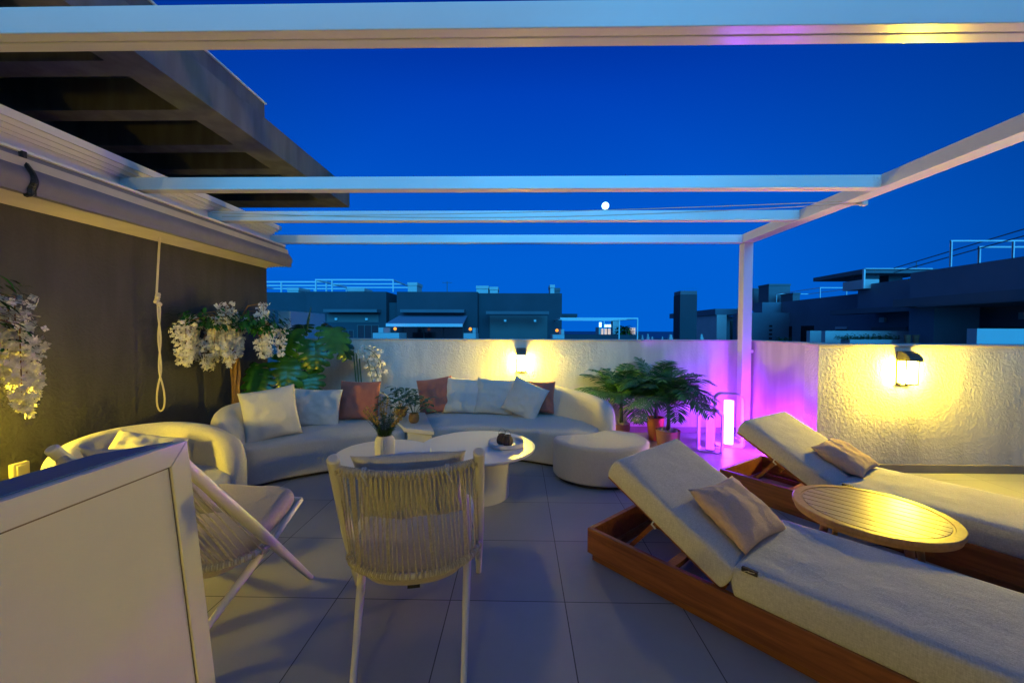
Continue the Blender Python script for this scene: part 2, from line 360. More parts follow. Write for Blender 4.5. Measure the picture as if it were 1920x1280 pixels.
MB().box((3.04, 4.066, 0), (7.2, 4.08, 0.085)).build('skirting', M_skirt, t, bevel=0.003)
t = empty('rear_facade', (0, -2.4, 0), 0, 'grey house facade behind the viewpoint carrying a wall lamp and added glow blockers', 'building')
MB().box((-3.39, -0.3, 0), (4.3, 0, 2.72)).box((4.301, -0.3, 0), (9.5, 0, 4.8)).build('wall', M_grey_wall, t)  # taller right part is added, unseen, to keep afterglow off the right parapet
MB().box((-3.09, -0.3, 2.75), (4.2, 1.8, 3.2)).build('glow_blocker', M_conc, t)  # unseen slab added to dim the afterglow on the nearest beam
t = empty('partition_wall', (-3.4, 5.821, 0), 0, 'pale blue partition wall beyond the house corner above the monstera', 'wall')
MB().box((-0.18, 0, -1), (0, 1.05, 1.71)).build('wall_body', M_farwhite, t)

# house wall and concrete canopy
hs = empty('house_wall', (-3.4, 0, 0), 0, 'dark grey textured house wall on the left with grey concrete canopy', 'building')
MB().box((-0.3, -2.39, 0), (0, 5.28, 2.575)).build('wall', M_grey_wall, hs)
MB().box((-1.3, -2.39, 2.50), (-0.301, 5.27, 2.57)).box((-1.5, -2.39, 0), (-1.301, 7.1, 3.189)).build('upper_wall', M_grey_wall, hs)
Xc = -2.45+3.4; Xr = -2.73+3.4
cn = MB()
ribs = [-0.9, -0.35, 0.22, 0.78, 1.38, 1.95, 2.60, 3.18, 3.78, 4.34, 4.92, 5.40]
cn.box((Xr, -1.6, 3.19), (Xc, 5.70, 3.46)); cn.box((-1.5, 5.40, 3.19), (Xr, 5.70, 3.46))
for yf in ribs[:-1]: cn.box((-1.5, yf, 3.192), (Xr, yf+0.16, 3.44))
cn.box((-1.5, -1.6, 3.44), (Xr, 5.4, 3.458))
can = cn.build('canopy', M_conc, hs)
MB().box((-1.5, -1.6, 3.461), (-2.6+3.4, 4.04, 3.72)).build('upper_parapet', M_conc, hs)
MB().box((-1.5, -1.6, 3.721), (-2.585+3.4, 4.055, 3.735)).build('metal_flashing', M_alu, hs)

# pergola
pg = empty('pergola', (0, 0, 0), 0, 'white aluminium pergola frame over the terrace', 'pergola')
for (y0, y1, x0, x1) in ((5.25, 5.35, -3.38, 2.90), (4.20, 4.30, -3.38, 2.90), (3.27, 3.37, -3.38, 2.90)):
    b = MB().box((x0, y0, 2.592), (x1, y1, 2.692)).build('beam', M_alu, pg, bevel=0.004)
    # lip along the lower edge of the track
    MB().box((x0, y0-0.012, 2.586), (x1-0.02, y0-0.001, 2.606)).build('beam_track', M_alu, b, bevel=0.002)
b = MB().box((-3.38, 1.555, 2.592), (2.90, 1.603, 2.695)).box((-3.38, 1.609, 2.592), (2.90, 1.66, 2.695)).box((-3.38, 1.60, 2.60), (2.90, 1.61, 2.688)).build('beam', M_alu, pg, bevel=0.003)
MB().box((2.902, 0.3, 2.588), (3.05, 5.352, 2.696)).build('side_beam', M_alu, pg, bevel=0.004)
ps = MB().box((2.925, 5.255, 0), (3.045, 5.375, 2.586)).build('post', M_alu, pg, bevel=0.005)
MB().box((3.047, 5.27, 1.15), (3.085, 5.31, 1.19)).build('wall_bracket', M_alu, ps, bevel=0.003)
MB().box((2.89, 5.22, 0.0), (3.08, 5.41, 0.012)).build('base_plate', M_alu, ps)
for (y0) in (4.20, 3.27, 5.25):
    q = MB().box((2.84, y0-0.004, 2.61), (2.899, y0-0.0005, 2.685))
    for zz in (2.63, 2.665):
        q.tube([(2.87, y0-0.010, zz), (2.87, y0-0.004, zz)], 0.006, 8)
    q.build('corner_plate', M_alu, pg)
MB().box((3.052, 3.62, 2.56), (3.10, 3.66, 2.60)).box((3.0, 3.625, 2.565), (3.052, 3.655, 2.585)).build('pulley', M_alu, pg, bevel=0.003)
# wall side rail with its many tracks
pr = [(-3.17, 2.80), (-3.17, 2.745), (-3.185, 2.745), (-3.185, 2.765), (-3.215, 2.765), (-3.215, 2.722), (-3.228, 2.722), (-3.228, 2.742), (-3.262, 2.742), (-3.262, 2.70), (-3.272, 2.70), (-3.272, 2.715), (-3.29, 2.715), (-3.29, 2.682), (-3.30, 2.682), (-3.30, 2.70), (-3.33, 2.70), (-3.33, 2.585), (-3.398, 2.585), (-3.398, 2.80)]
MB().extr_y(pr, -0.5, 5.25).build('wall_rail', M_alu, pg)

# retracted awning hanging along the wall
aw = empty('retracted_awning', (0, 0, 0), 0, 'grey retracted pleated awning hanging along the house wall', 'awning')
fa = [(-3.135, 2.535)]
for k in range(13):
    a = k/12; z = 2.525-0.225*a; x = -3.125+0.085*math.sin(a*PI*0.62)**1.2-0.012*math.sin(a*PI*2)
    fa.append((x, z))
fa += [(-3.045, 2.268), (-3.075, 2.262)]
inn = [(x-0.012, z+0.002) for x, z in reversed(fa[1:-1])]
for seg in ((-0.6, 2.44), (2.465, 5.25)):
    MB().extr_y(fa+inn, *seg).build('fascia', M_awn, aw, smooth=True)
pl = []
N = 17
for k in range(N):
    x = -3.062-0.325*k/(N-1); z = 2.275+0.012*math.sin(k/(N-1)*PI)-(0.022*k/(N-1)); pl.append((x, z-(0.011 if k % 2 else 0)))
pl += [(-3.392, 2.44), (-3.08, 2.49)]
MB().extr_y(pl, -0.6, 5.235).build('pleats', M_awn_pleat, aw)
MB().box((-3.155, -0.6, 2.536), (-3.112, 5.25, 2.556)).build('edge_strip', M_alu, aw, bevel=0.003)
q = MB()
q.box((-3.128, 2.441, 2.50), (-3.10, 2.464, 2.54))
st = [Vector((x+0.006, 2.452-0.03*(i/len(fa)), z)) for i, (x, z) in enumerate(fa[1:])]
for a, c in zip(st[:-1], st[1:]): q.tube([a, c], 0.016, 6)
q.build('strap', M_black, aw)
# pull cord loop
cd = MB()
cd.tube([(-3.25, 3.54, 2.26), (-3.262, 3.53, 2.0), (-3.275, 3.525, 1.76)], 0.0085, 6)
for k in range(5): cd.lathe([(0.001, -0.02), (0.017, -0.012), (0.021, 0), (0.016, 0.014), (0.001, 0.02)], 8, Matrix.Translation((-3.27+0.012*math.sin(k*2), 3.525+0.008*math.cos(k*3), 1.745-k*0.022)))
for s in (-1, 1):
    cd.tube([(-3.262+s*0.007*math.cos(k*0.55), 3.53+s*0.009*math.sin(k*0.55), 1.68-k*0.045) for k in range(15)]+[(-3.262, 3.53, 1.0)], 0.007, 6)
cd.tube([(-3.262+0.024*math.sin(t_)*math.sin(t_/2), 3.53+0.026*math.sin(t_)*math.sin(t_/2), 1.0-0.31*(1-math.cos(t_))/2) for t_ in [2*PI*k/40 for k in range(41)]], 0.007, 6)
tag(cd.build('pull_cord', M_rope2, smooth=True), 'knotted cream pull cord looped below the awning on grey wall', 'cord')
# thin cord sagging below the second beam
w1 = MB()
w1.tube([(-3.05+6.1*k/30, 3.9-0.25*k/30, 2.585-0.085*math.sin(PI*k/30)) for k in range(31)], 0.004, 5)
w1.tube([(-3.1+6.15*k/30, 4.1-0.45*k/30, 2.605-0.03*math.sin(PI*k/30)) for k in range(31)], 0.004, 5)
tag(w1.build('awning_cord', M_rope2), 'two thin cords strung across below the pergola beams', 'cord')
# wall socket
sk = empty('wall_switch', (-3.4, 2.595, 0.48), 0, 'square cream outdoor socket box low on the grey wall', 'switch')
MB().box((0, -0.047, -0.047), (0.035, 0.047, 0.047)).build('housing', M_plastic, sk, bevel=0.006)
MB().box((0.036, -0.030, -0.032), (0.044, 0.030, 0.032)).build('flap', M_plastic, sk, bevel=0.003)

# ------------------------------------------------------------------ wall lamps
LAMP_W = 23.0
def wall_lamp(loc, rz, label, power, col=(1.0, 0.70, 0.035)):
    t = empty('wall_lamp', loc, rz, label, 'lamp', 'grey wall lamps')
    # local: wall plane at y=0, lamp sticks out to -y
    MB().box((-0.065, -0.014, -0.17), (0.065, 0.0, 0.17)).build('back_plate', M_lamp, t, bevel=0.004)
    # curved hood on top
    pr = [(-0.014, 0.17)]
    for k in range(9):
        a = PI/2*k/8; pr.append((-0.014-0.135*math.sin(a), 0.07+0.10*math.cos(a)))
    pr += [(-0.014, 0.07)]
    n = len(pr)
    vs = [(-0.065, y, z) for y, z in pr]+[(0.065, y, z) for y, z in pr]
    fs = [tuple(range(n)), tuple(range(2*n-1, n-1, -1))]+[(i, n+i, n+(i+1) % n, (i+1) % n) for i in range(n)]
    MB().add(vs, fs).build('hood', M_lamp, t, bevel=0.003)
    MB().box((-0.065, -0.05, -0.17), (0.065, -0.0145, -0.150)).build('bottom_plate', M_lamp, t, bevel=0.003)
    MB().box((-0.0640, -0.106, -0.1495), (-0.0525, -0.0955, 0.10)).box((0.0525, -0.106, -0.1495), (0.0640, -0.0955, 0.10)).box((-0.0635, -0.104, -0.168), (0.0635, -0.094, -0.1497)).build('guard_frame', M_lamp, t)
    m = M_lampglow.copy(); m.name = 'lamp_diffuser'; m.node_tree.nodes['Principled BSDF'].inputs['Emission Strength'].default_value = power
    m.node_tree.nodes['Principled BSDF'].inputs['Emission Color'].default_value = (*col, 1)
    pr = []
    for k in range(9):
        a = -PI/2+PI*k/8; pr.append((-0.035-0.055*math.cos(a)*1.0-0.01, 0.055*math.sin(a)))
    MB().box((-0.050, -0.090, -0.1495), (0.050, -0.03, 0.069)).build('diffuser', m, t)
    return t
wall_lamp((0.025, 5.6, 1.02), 0, 'small grey wall lamp glowing yellow above the right curved sofa', 600)
wall_lamp((3.88, 4.08, 1.07), 0, 'hooded grey wall lamp glowing yellow on the right parapet', 960)
wall_lamp((-3.4, 2.0, 1.0), R(90), 'grey wall lamp on the house wall left of the frame', 420)
wall_lamp((-0.9, -2.4, 0.75), R(180), 'grey wall lamp on the rear facade behind the viewpoint', 380)

# ------------------------------------------------------------------ upholstery helpers
def smooth_closed(pts, n=8):
    P_ = [Vector((*p, 0)) for p in pts]; m = len(P_); o = []
    for i in range(m):
        a, b, c, d = P_[i-1], P_[i], P_[(i+1) % m], P_[(i+2) % m]
        for k in range(n):
            t = k/n; o.append(0.5*((2*b)+(c-a)*t+(2*a-5*b+4*c-d)*t*t+(3*b-a-3*c+d)*t**3))
    return [(p.x, p.y) for p in o]
def smooth_open(pts, n=8):
    P_ = [Vector(p) for p in pts]; P_ = [2*P_[0]-P_[1]]+P_+[2*P_[-1]-P_[-2]]; o = []
    for i in range(1, len(P_)-2):
        a, b, c, d = P_[i-1:i+3]
        for k in range(n):
            t = k/n; o.append(0.5*((2*b)+(c-a)*t+(2*a-5*b+4*c-d)*t*t+(3*b-a-3*c+d)*t**3))
    o.append(P_[-2]); return o
def normals2(o):
    m = len(o); area = sum(o[i][0]*o[(i+1) % m][1]-o[(i+1) % m][0]*o[i][1] for i in range(m)); s = 1 if area > 0 else -1
    r = []
    for i in range(m):
        t = Vector((o[(i+1) % m][0]-o[i-1][0], o[(i+1) % m][1]-o[i-1][1])); t.normalize(); r.append((-t.y*s, t.x*s))   # inward
    return r
def soft_slab(outline, z0, z1, r=0.05, rb=0.02, puff=0.015, n=8, lump=0.0, seed=0):
    o = smooth_closed(outline, n) if n > 1 else outline
    m = len(o); nn = normals2(o); cx = sum(p[0] for p in o)/m; cy = sum(p[1] for p in o)/m
    rings = []
    for k in range(5):
        a = PI/2*k/4; rings.append((rb*(1-math.sin(a)), z0+rb*(1-math.cos(a))))
    rings.append((0, (z0+z1)/2))
    for k in range(7):
        a = PI/2*k/6; rings.append((r*(1-math.cos(a)), z1-r+r*math.sin(a)))
    mb = MB(); vs = []
    for off, z in rings:
        for i in range(m): vs.append((o[i][0]+nn[i][0]*off, o[i][1]+nn[i][1]*off, z))
    last = vs[-m:]
    for s in (0.88, 0.72, 0.52, 0.3, 0.12):
        for i in range(m):
            x = cx+(last[i][0]-cx)*s; y = cy+(last[i][1]-cy)*s
            vs.append((x, y, z1+puff*(1-s*s)+lump*noise.noise(Vector((x*5, y*5, seed)))))
    R_ = len(rings)+5
    fs = [(i*m+k, i*m+(k+1) % m, (i+1)*m+(k+1) % m, (i+1)*m+k) for i in range(R_-1) for k in range(m)]
    b = (R_-1)*m; vs.append((cx, cy, z1+puff)); c = len(vs)-1
    fs += [(b+k, b+(k+1) % m, c) for k in range(m)]
    fs.append(tuple(range(m-1, -1, -1)))
    area = sum(o[i][0]*o[(i+1) % m][1]-o[(i+1) % m][0]*o[i][1] for i in range(m))
    if area < 0: fs = [tuple(reversed(f)) for f in fs]
    return mb.add(vs, fs)
def sweep_back(path, hts, z0, th, lean=0.0, endr=0.7):
    """rounded upholstered back following a floor path; path (x,y), hts heights"""
    P_ = smooth_open([(p[0], p[1], h) for p, h in zip(path, hts)], 8); m = len(P_)
    L_ = [0]
    for a, b in zip(P_[:-1], P_[1:]): L_.append(L_[-1]+math.hypot(b.x-a.x, b.y-a.y))
    T_ = L_[-1]; vs = []; n = 20
    for i, p in enumerate(P_):
        t = P_[min(i+1, m-1)]-P_[max(i-1, 0)]; t.z = 0; t.normalize(); nx, ny = -t.y, t.x
        d = min(L_[i], T_-L_[i])/(th*endr); f = math.sqrt(max(0.0, 1-(1-min(1, d))**2)); f = max(f, 0.05)
        h = z0+(p.z-z0)*(0.55+0.45*f); hw = th/2*f
        for k in range(n):
            a = 2*PI*k/n; ca, sa = math.cos(a), math.sin(a); e_ = 0.55
            u = math.copysign(abs(ca)**e_, ca)*hw; v = math.copysign(abs(sa)**e_, sa)
            if v < 0: z = z0+(h-z0)*0.5*(1+v)
            else: z = z0+(h-z0)*0.5*(1+v)
            u += lean*(z-z0); vs.append((p.x+nx*u, p.y+ny*u, z))
    fs = [(i*n+k, i*n+(k+1) % n, (i+1)*n+(k+1) % n, (i+1)*n+k) for i in range(m-1) for k in range(n)]
    fs += [tuple(range(n-1, -1, -1)), tuple((m-1)*n+k for k in range(n))]
    return MB().add(vs, fs)

def plinth(outline, parent, inset=0.05):
    o = smooth_closed(outline, 6); nn = normals2(o)
    MB().prism([(p[0]+q[0]*inset, p[1]+q[1]*inset) for p, q in zip(o, nn)], 0.0, 0.04).build('plinth', M_black, parent)

# left long curved sofa
A_seat = [(-2.42, 3.46), (-2.18, 3.66), (-1.86, 3.87), (-1.50, 4.02), (-1.22, 4.10), (-1.30, 4.40), (-1.55, 4.78), (-2.05, 4.72), (-2.45, 4.45), (-2.70, 4.02), (-2.72, 3.6)]
t = empty('curved_sofa', (0, 0, 0), 0, 'long curved grey fabric sofa on the left with three cushions', 'sofa', 'curved sofas round the low tables')
soft_slab(A_seat, 0.03, 0.38, 0.05, 0.03, 0.02).build('seat', M_fab, t, smooth='all', weld=True)
sweep_back([(-2.52, 3.50), (-2.74, 3.62), (-2.84, 3.95), (-2.66, 4.42), (-2.30, 4.72), (-1.85, 4.90), (-1.58, 4.92)], [0.58, 0.66, 0.69, 0.69, 0.68, 0.66, 0.62], 0.05, 0.24).build('backrest', M_fab, t, smooth='all', weld=True)
plinth(A_seat, t)
# right long curved sofa
B_seat = [(-0.98, 4.32), (-0.80, 4.27), (-0.40, 4.32), (0.02, 4.25), (0.36, 4.10), (0.62, 4.06), (0.83, 4.20), (0.88, 4.45), (0.66, 4.86), (0.20, 5.06), (-0.50, 5.12), (-1.10, 5.10), (-1.16, 4.7)]
t = empty('curved_sofa', (0, 0, 0), 0, 'long curved grey fabric sofa under the back wall lamp with five cushions', 'sofa', 'curved sofas round the low tables')
soft_slab(B_seat, 0.03, 0.38, 0.045, 0.03, 0.015).build('seat', M_fab, t, smooth='all', weld=True)
sweep_back([(-1.12, 5.18), (-0.60, 5.22), (-0.05, 5.21), (0.36, 5.08), (0.70, 4.80), (0.90, 4.46), (0.96, 4.14)], [0.66, 0.72, 0.735, 0.735, 0.70, 0.66, 0.62], 0.05, 0.22, lean=0.02, endr=1.2).build('backrest', M_fab, t, smooth='all', weld=True)
plinth(B_seat, t)
# loveseat near the house wall
C_seat = [(-2.10, 2.84), (-2.05, 2.58), (-2.10, 2.32), (-2.32, 2.16), (-2.60, 2.18), (-2.82, 2.38), (-2.92, 2.70), (-2.78, 2.98), (-2.5, 3.0), (-2.2, 2.95)]
t = empty('curved_loveseat', (0, 0, 0), 0, 'rounded grey loveseat against the house wall behind the white panel', 'sofa', 'curved sofas round the low tables')
soft_slab(C_seat, 0.03, 0.40, 0.05, 0.03, 0.015).build('seat', M_fab, t, smooth='all', weld=True)
sweep_back([(-2.50, 2.16), (-2.74, 2.30), (-2.95, 2.56), (-3.02, 2.88), (-2.84, 3.10), (-2.52, 3.10), (-2.22, 2.97), (-2.05, 2.80)], [0.62, 0.66, 0.68, 0.69, 0.69, 0.665, 0.60, 0.52], 0.05, 0.20, endr=1.3).build('backrest', M_fab, t, smooth='all', weld=True)
plinth(C_seat, t)
# ottoman
O_seat = [(0.36, 3.95), (0.38, 3.72), (0.58, 3.55), (0.85, 3.50), (1.10, 3.58), (1.25, 3.80), (1.22, 4.05), (1.06, 4.18), (0.92, 4.20), (0.66, 4.03)]
t = empty('ottoman', (0, 0, 0), 0, 'low half-moon grey fabric ottoman beside the right sofa', 'ottoman')
soft_slab(O_seat, 0.035, 0.385, 0.035, 0.03, 0.012).build('cushion', M_fab, t, smooth='all', weld=True)
plinth(O_seat, t)
# wedge shaped corner table between the sofas
t = empty('corner_table', (0, 0, 0), 0, 'white wedge shaped table between the two sofas under two potted plants', 'table')
MB().prism([(-1.21, 4.12), (-0.87, 4.00), (-1.20, 4.98), (-1.52, 4.92), (-1.42, 4.5)], 0.36, 0.405).build('tabletop', M_tbl, t, bevel=0.006)
MB().prism([(-1.18, 4.14), (-0.90, 4.04), (-1.20, 4.94), (-1.49, 4.88), (-1.39, 4.5)], 0.0, 0.358).build('base', M_tbl, t, bevel=0.004)

# ------------------------------------------------------------------ cushions
def cushion_mesh(w, h, th, seed, n=26, wr=0.012, pinch=0.06):
    mb = MB(); vs = []; fs = []
    for side in (1, -1):
        for j in range(n+1):
            for i in range(n+1):
                u = 2*i/n-1; v = 2*j/n-1
                x = u*w/2*(1-pinch*(1-v*v)*abs(u)**3); z = v*h/2*(1-pinch*(1-u*u)*abs(v)**3)
                e = ((1-abs(u)**2.6)*(1-abs(v)**2.6)); e = max(0, e)**0.55
                edge = min(1-abs(u), 1-abs(v))
                q = noise.noise(Vector((u*2.2, v*2.2, seed+side*3)))*wr*1.6+noise.noise(Vector((u*5, v*5, seed*2+side)))*wr
                # creases running from the corners
                cr = 0.35*wr*math.sin(14*(u*v)+seed)*max(0, 1-4*edge)
                y = side*(th/2*e+(q+cr)*min(1, edge*6))
                vs.append((x, y+0.012*noise.noise(Vector((u*1.5+seed, v*1.5, 0))), z))
    m = (n+1)*(n+1)
    for s in (0, 1):
        for j in range(n):
            for i in range(n):
                a = s*m+j*(n+1)+i; f = (a, a+1, a+n+2, a+n+1)
                fs.append(f if s == 1 else tuple(reversed(f)))
    return mb.add(vs, fs)
def cushion(name, w, h, th, m, loc, rot, label, seed, group=None, **k):
    o = cushion_mesh(w, h, th, seed, **k).build(name, m, smooth='all', weld=True)
    o.location = loc; o.rotation_euler = Euler([R(a) for a in rot], 'XYZ'); tag(o, label, 'cushion', group); return o
G1 = 'scatter cushions on the sofas'
cushion('scatter_cushion', 0.48, 0.50, 0.17, M_cush, (-2.41, 3.78, 0.62), (-18, -7, 35), 'pale cream cushion leaning on the left arm of the left sofa', 1, G1)
cushion('scatter_cushion', 0.52, 0.42, 0.16, M_cush, (-2.24, 4.30, 0.575), (-16, 3, 12), 'grey blue cushion in the middle of the left sofa', 2.3, G1)
cushion('scatter_cushion', 0.47, 0.46, 0.16, M_pink, (-1.87, 4.58, 0.61), (-16, 1, 4), 'dusty pink cushion at the right end of the left sofa', 3.1, G1)
cushion('scatter_cushion', 0.45, 0.45, 0.16, M_pink, (-1.06, 5.0, 0.605), (-14, -8, 6), 'dusty pink cushion at the left end of the right sofa', 4.7, G1)
cushion('scatter_cushion', 0.47, 0.45, 0.15, M_cush, (-0.71, 4.99, 0.605), (-14, 3, 0), 'pale square cushion next to the pink one on the right sofa', 5.5, G1)
cushion('scatter_cushion', 0.48, 0.45, 0.16, M_cush, (-0.31, 4.95, 0.605), (-15, 4, -4), 'pale square cushion in the middle of the right sofa', 6.2, G1)
cushion('scatter_cushion', 0.46, 0.44, 0.16, M_cush, (0.07, 4.78, 0.60), (-18, 21, -20), 'tilted pale cushion leaning over the pink one under the lamp', 7.9, G1)
cushion('scatter_cushion', 0.42, 0.40, 0.14, M_pink, (0.24, 4.98, 0.60), (-14, 0, -14), 'dusty pink cushion half hidden behind the tilted pale cushion', 8.4, G1)
cushion('scatter_cushion', 0.42, 0.40, 0.15, M_cush, (-2.62, 2.66, 0.53), (-42, 14, 20), 'small pale cushion lying on the rounded loveseat', 9.9, G1)

# ------------------------------------------------------------------ low round tables
def round_table(loc, r, h, rb, label):
    t = empty('coffee_table', loc, 0, label, 'table', 'low round white tables')
    MB().lathe([(0.001, h-0.028), (r-0.012, h-0.028), (r, h-0.018), (r, h-0.006), (r-0.006, h), (0.001, h)], 72).build('tabletop', M_tbl, t, smooth=True)
    MB().lathe([(rb, 0.0), (rb, h-0.029)], 48).build('pedestal', M_tbl, t, smooth=True)
    return t
round_table((-0.36, 3.44, 0), 0.50, 0.43, 0.275, 'large round white pedestal table with tray in front of the right sofa')
round_table((-1.06, 3.07, 0), 0.365, 0.475, 0.17, 'smaller and higher round white table with the flower vase')
t = empty('tray', (-0.115, 3.435, 0.431), 0, 'round white tray holding two brown lanterns on the large table', 'tray')
MB().lathe([(0.001, 0), (0.145, 0), (0.155, 0.006), (0.157, 0.035), (0.150, 0.035), (0.148, 0.010), (0.001, 0.008)], 48).build('dish', M_tbl, t, smooth=True)
MB().lathe([(0.149, 0.0351), (0.153, 0.038), (0.158, 0.0351)], 48, cap=False).build('rim', M_vase, t, smooth=True)
def mini_lantern(loc, rz, label, s):
    t = empty('candle_lantern', loc, rz, label, 'lantern', 'small lanterns on the tray'); t.scale = (s,)*3
    MB().lathe([(0.001, 0), (0.030, 0), (0.038, 0.012), (0.040, 0.03), (0.034, 0.052), (0.026, 0.068), (0.024, 0.075), (0.020, 0.075), (0.022, 0.066), (0.001, 0.06)], 40, wob=lambda a, z: 1+0.09*math.cos(10*a)*(1 if z < 0.06 else 0)).build('body', M_brown, t, smooth='all')
    MB().tube([(0.028*math.cos(a), 0, 0.07+0.045*math.sin(a)) for a in [PI*k/14 for k in range(15)]], 0.0013, 6).build('wire_handle', M_lamp, t)
mini_lantern((-0.150, 3.455, 0.440), R(20), 'brown ribbed candle lantern with upright wire handle at the back of the tray', 1.15)
mini_lantern((-0.100, 3.415, 0.440), R(-30), 'brown ribbed candle lantern in front on the tray', 1.15)

# ------------------------------------------------------------------ potted plants
def leaf_strip(mb, base, d, side, L, wd, curl, segs=4, fold=0.15, M=None):
    """simple leaf: base point, direction d, sideways vector, bends down"""
    d = Vector(d).normalized(); side = Vector(side).normalized(); upv = side.cross(d)
    vs = []; p = Vector(base); dd = d.copy()
    for i in range(segs+1):
        t = i/segs; w = wd*math.sin(PI*min(1, (t*0.92+0.08)))**0.8*0.5
        if i == segs: w = 0.0005
        vs += [p-side*w+upv*w*fold, p, p+side*w+upv*w*fold]
        dd = (dd-Vector((0, 0, curl/segs))).normalized(); p = p+dd*(L/segs)
    fs = []
    for i in range(segs):
        a = i*3; fs += [(a, a+1, a+4, a+3), (a+1, a+2, a+5, a+4)]
    mb.add(vs, fs)
def flower_head(mb, c, r, n=5, rg=rnd):
    nrm = Vector((rg.uniform(-1, 1), rg.uniform(-1.2, 0.6), rg.uniform(-0.3, 0.8))).normalized(); u = nrm.orthogonal().normalized(); w = nrm.cross(u); a0 = rg.random()*6
    c = Vector(c)
    for k in range(n):
        a = a0+2*PI*k/n; d = u*math.cos(a)+w*math.sin(a); s = w*math.cos(a)-u*math.sin(a)
        vs = [c, c+d*r*0.55+s*r*0.42+nrm*r*0.25, c+d*r*1.0+nrm*r*0.12, c+d*r*0.55-s*r*0.42+nrm*r*0.25]
        mb.add(vs, [(0, 1, 2, 3)])

# ribbed vase with flowering sprigs
t = empty('flower_vase', (-1.03, 3.0, 0.476), 0, 'white ribbed vase with yellow flowering greenery on the smaller table', 'vase')
MB().lathe([(0.001, 0), (0.062, 0), (0.070, 0.008), (0.072, 0.09), (0.068, 0.125), (0.055, 0.142), (0.056, 0.152), (0.050, 0.152), (0.049, 0.13), (0.001, 0.12)], 96, wob=lambda a, z: 1+0.045*math.cos(26*a)*(1 if 0.004 < z < 0.13 else 0)).build('vase', M_vase, t, smooth='all')
g1 = MB(); y1 = MB()
for k in range(46):
    a = rnd.uniform(0, 2*PI); sp_ = rnd.uniform(0.15, 0.75); L = rnd.uniform(0.16, 0.30)
    d = Vector((math.cos(a)*sp_, math.sin(a)*sp_, 1)).normalized(); b0 = Vector((math.cos(a)*0.02, math.sin(a)*0.02, 0.13))
    pts = [b0+d*L*i/5+Vector((math.cos(a), math.sin(a), 0))*0.03*(i/5)**2 for i in range(6)]
    g1.tube(pts, 0.0012, 4)
    for i in range(22):
        q = rnd.uniform(0.08, 0.72); p = b0+d*L*q; aa = rnd.uniform(0, 6.28)
        dd = Vector((math.cos(aa), math.sin(aa), 0.5)); leaf_strip(g1, p, dd, dd.cross(Vector((0, 0, 1))), rnd.uniform(0.02, 0.038), 0.014, 0.4, 2)
    if k % 2 == 0:
        for i in range(26):
            q = rnd.uniform(0.6, 1.06); p = b0+d*L*q+Vector((math.cos(a), math.sin(a), 0))*0.03*q*q; flower_head(y1, p+Vector([rnd.gauss(0, 0.004) for _ in range(3)]), 0.0075, 3)
g1.build('foliage', M_small, t); y1.build('flowers', M_yflower, t)

def small_pot_plant(loc, label, s, seed):
    rg = random.Random(seed)
    t = empty('potted_plant', loc, rg.random()*6, label, 'potted plant', 'small potted plants between the sofas'); t.scale = (s,)*3
    MB().lathe([(0.001, 0), (0.040, 0), (0.056, 0.02), (0.062, 0.05), (0.058, 0.085), (0.048, 0.105), (0.050, 0.112), (0.043, 0.112), (0.040, 0.09), (0.001, 0.088)], 32).build('pot', M_brown2, t, smooth=True)
    lf = MB()
    for k in range(9):
        a = k*2.4; lean = 0.15+0.06*k; h = 0.25-0.015*k; top = Vector((math.cos(a)*lean*0.45, math.sin(a)*lean*0.45, 0.09+h))
        lf.tube([(0, 0, 0.08), top*0.6+Vector((0, 0, 0.02)), top], 0.003, 5)
        for j in range(7):
            aa = j*0.9+k; d = Vector((math.cos(aa), math.sin(aa), 0.45))
            leaf_strip(lf, top-Vector((0, 0, 0.014*j)), d, d.cross(Vector((0, 0, 1))), rg.uniform(0.09, 0.15), 0.050, 0.9, 5)
    lf.build('foliage', M_leaf2, t, smooth='all')
    return t
M_brown2 = mat('brown_glazed_pot', (0.24, 0.13, 0.05), 0.5, var=0.35, vscale=30, bump=0.5, bscale=40)
M_leaf2 = mat('bright_glossy_leaf', (0.018, 0.085, 0.02), 0.45, var=0.4, vscale=14)
small_pot_plant((-1.17, 4.36, 0.406), 'glossy leaved plant in a brown pot on the right half of the corner table', 0.95, 3)
small_pot_plant((-1.40, 4.66, 0.406), 'glossy leaved plant in a dark pot at the back of the corner table', 1.05, 5)

# monstera behind the left sofa
def monstera_leaf(mb, base, yaw, pitch, L, rg, roll=0.0):
    M = Matrix.Translation(base) @ Euler((0, 0, yaw)).to_matrix().to_4x4() @ Euler((0, pitch, 0)).to_matrix().to_4x4() @ Euler((roll, 0, 0)).to_matrix().to_4x4()
    W_ = L*0.52; NL = 5; NT = 8; curl = rg.uniform(0.25, 0.5)
    def Pt(s_, t, side):
        w = W_*(0.72+1.4*s_-1.95*s_*s_ if s_ < 0.9 else 0.40-2.6*(s_-0.9))
        w = max(0.10*W_, w)
        x = s_*L*0.80+(-0.40+1.15*s_)*w*t**1.3; y = w*t
        z = -curl*x*x/L-0.28*y*y/L+0.02*L*math.sin(t*PI)
        return Vector((x, side*y, z))
    for side in (-1, 1):
        for k in range(NL):
            vs = []; cut = rg.uniform(0.42, 0.58)
            for j in range(NT+1):
                t = j/NT; g = 0 if t < cut else min(1, (t-cut)/0.18)
                sq = (1-0.26*g)*(1 if t < 0.8 else math.sqrt(max(0.03, 1-((t-0.8)/0.2)**2)))
                for c in range(5):
                    fr = 0.5+(c/4-0.5)*sq; p = Pt((k+fr)/NL, t, side); p.z -= 0.008*L*abs(c/4-0.5)*2*(1 if t > 0.1 else 0); vs.append(p)
            fs = []
            for j in range(NT):
                for c in range(4):
                    a_ = j*5+c; f = (a_, a_+1, a_+6, a_+5); fs.append(f if side > 0 else f[::-1])
            mb.add(vs, fs, M)
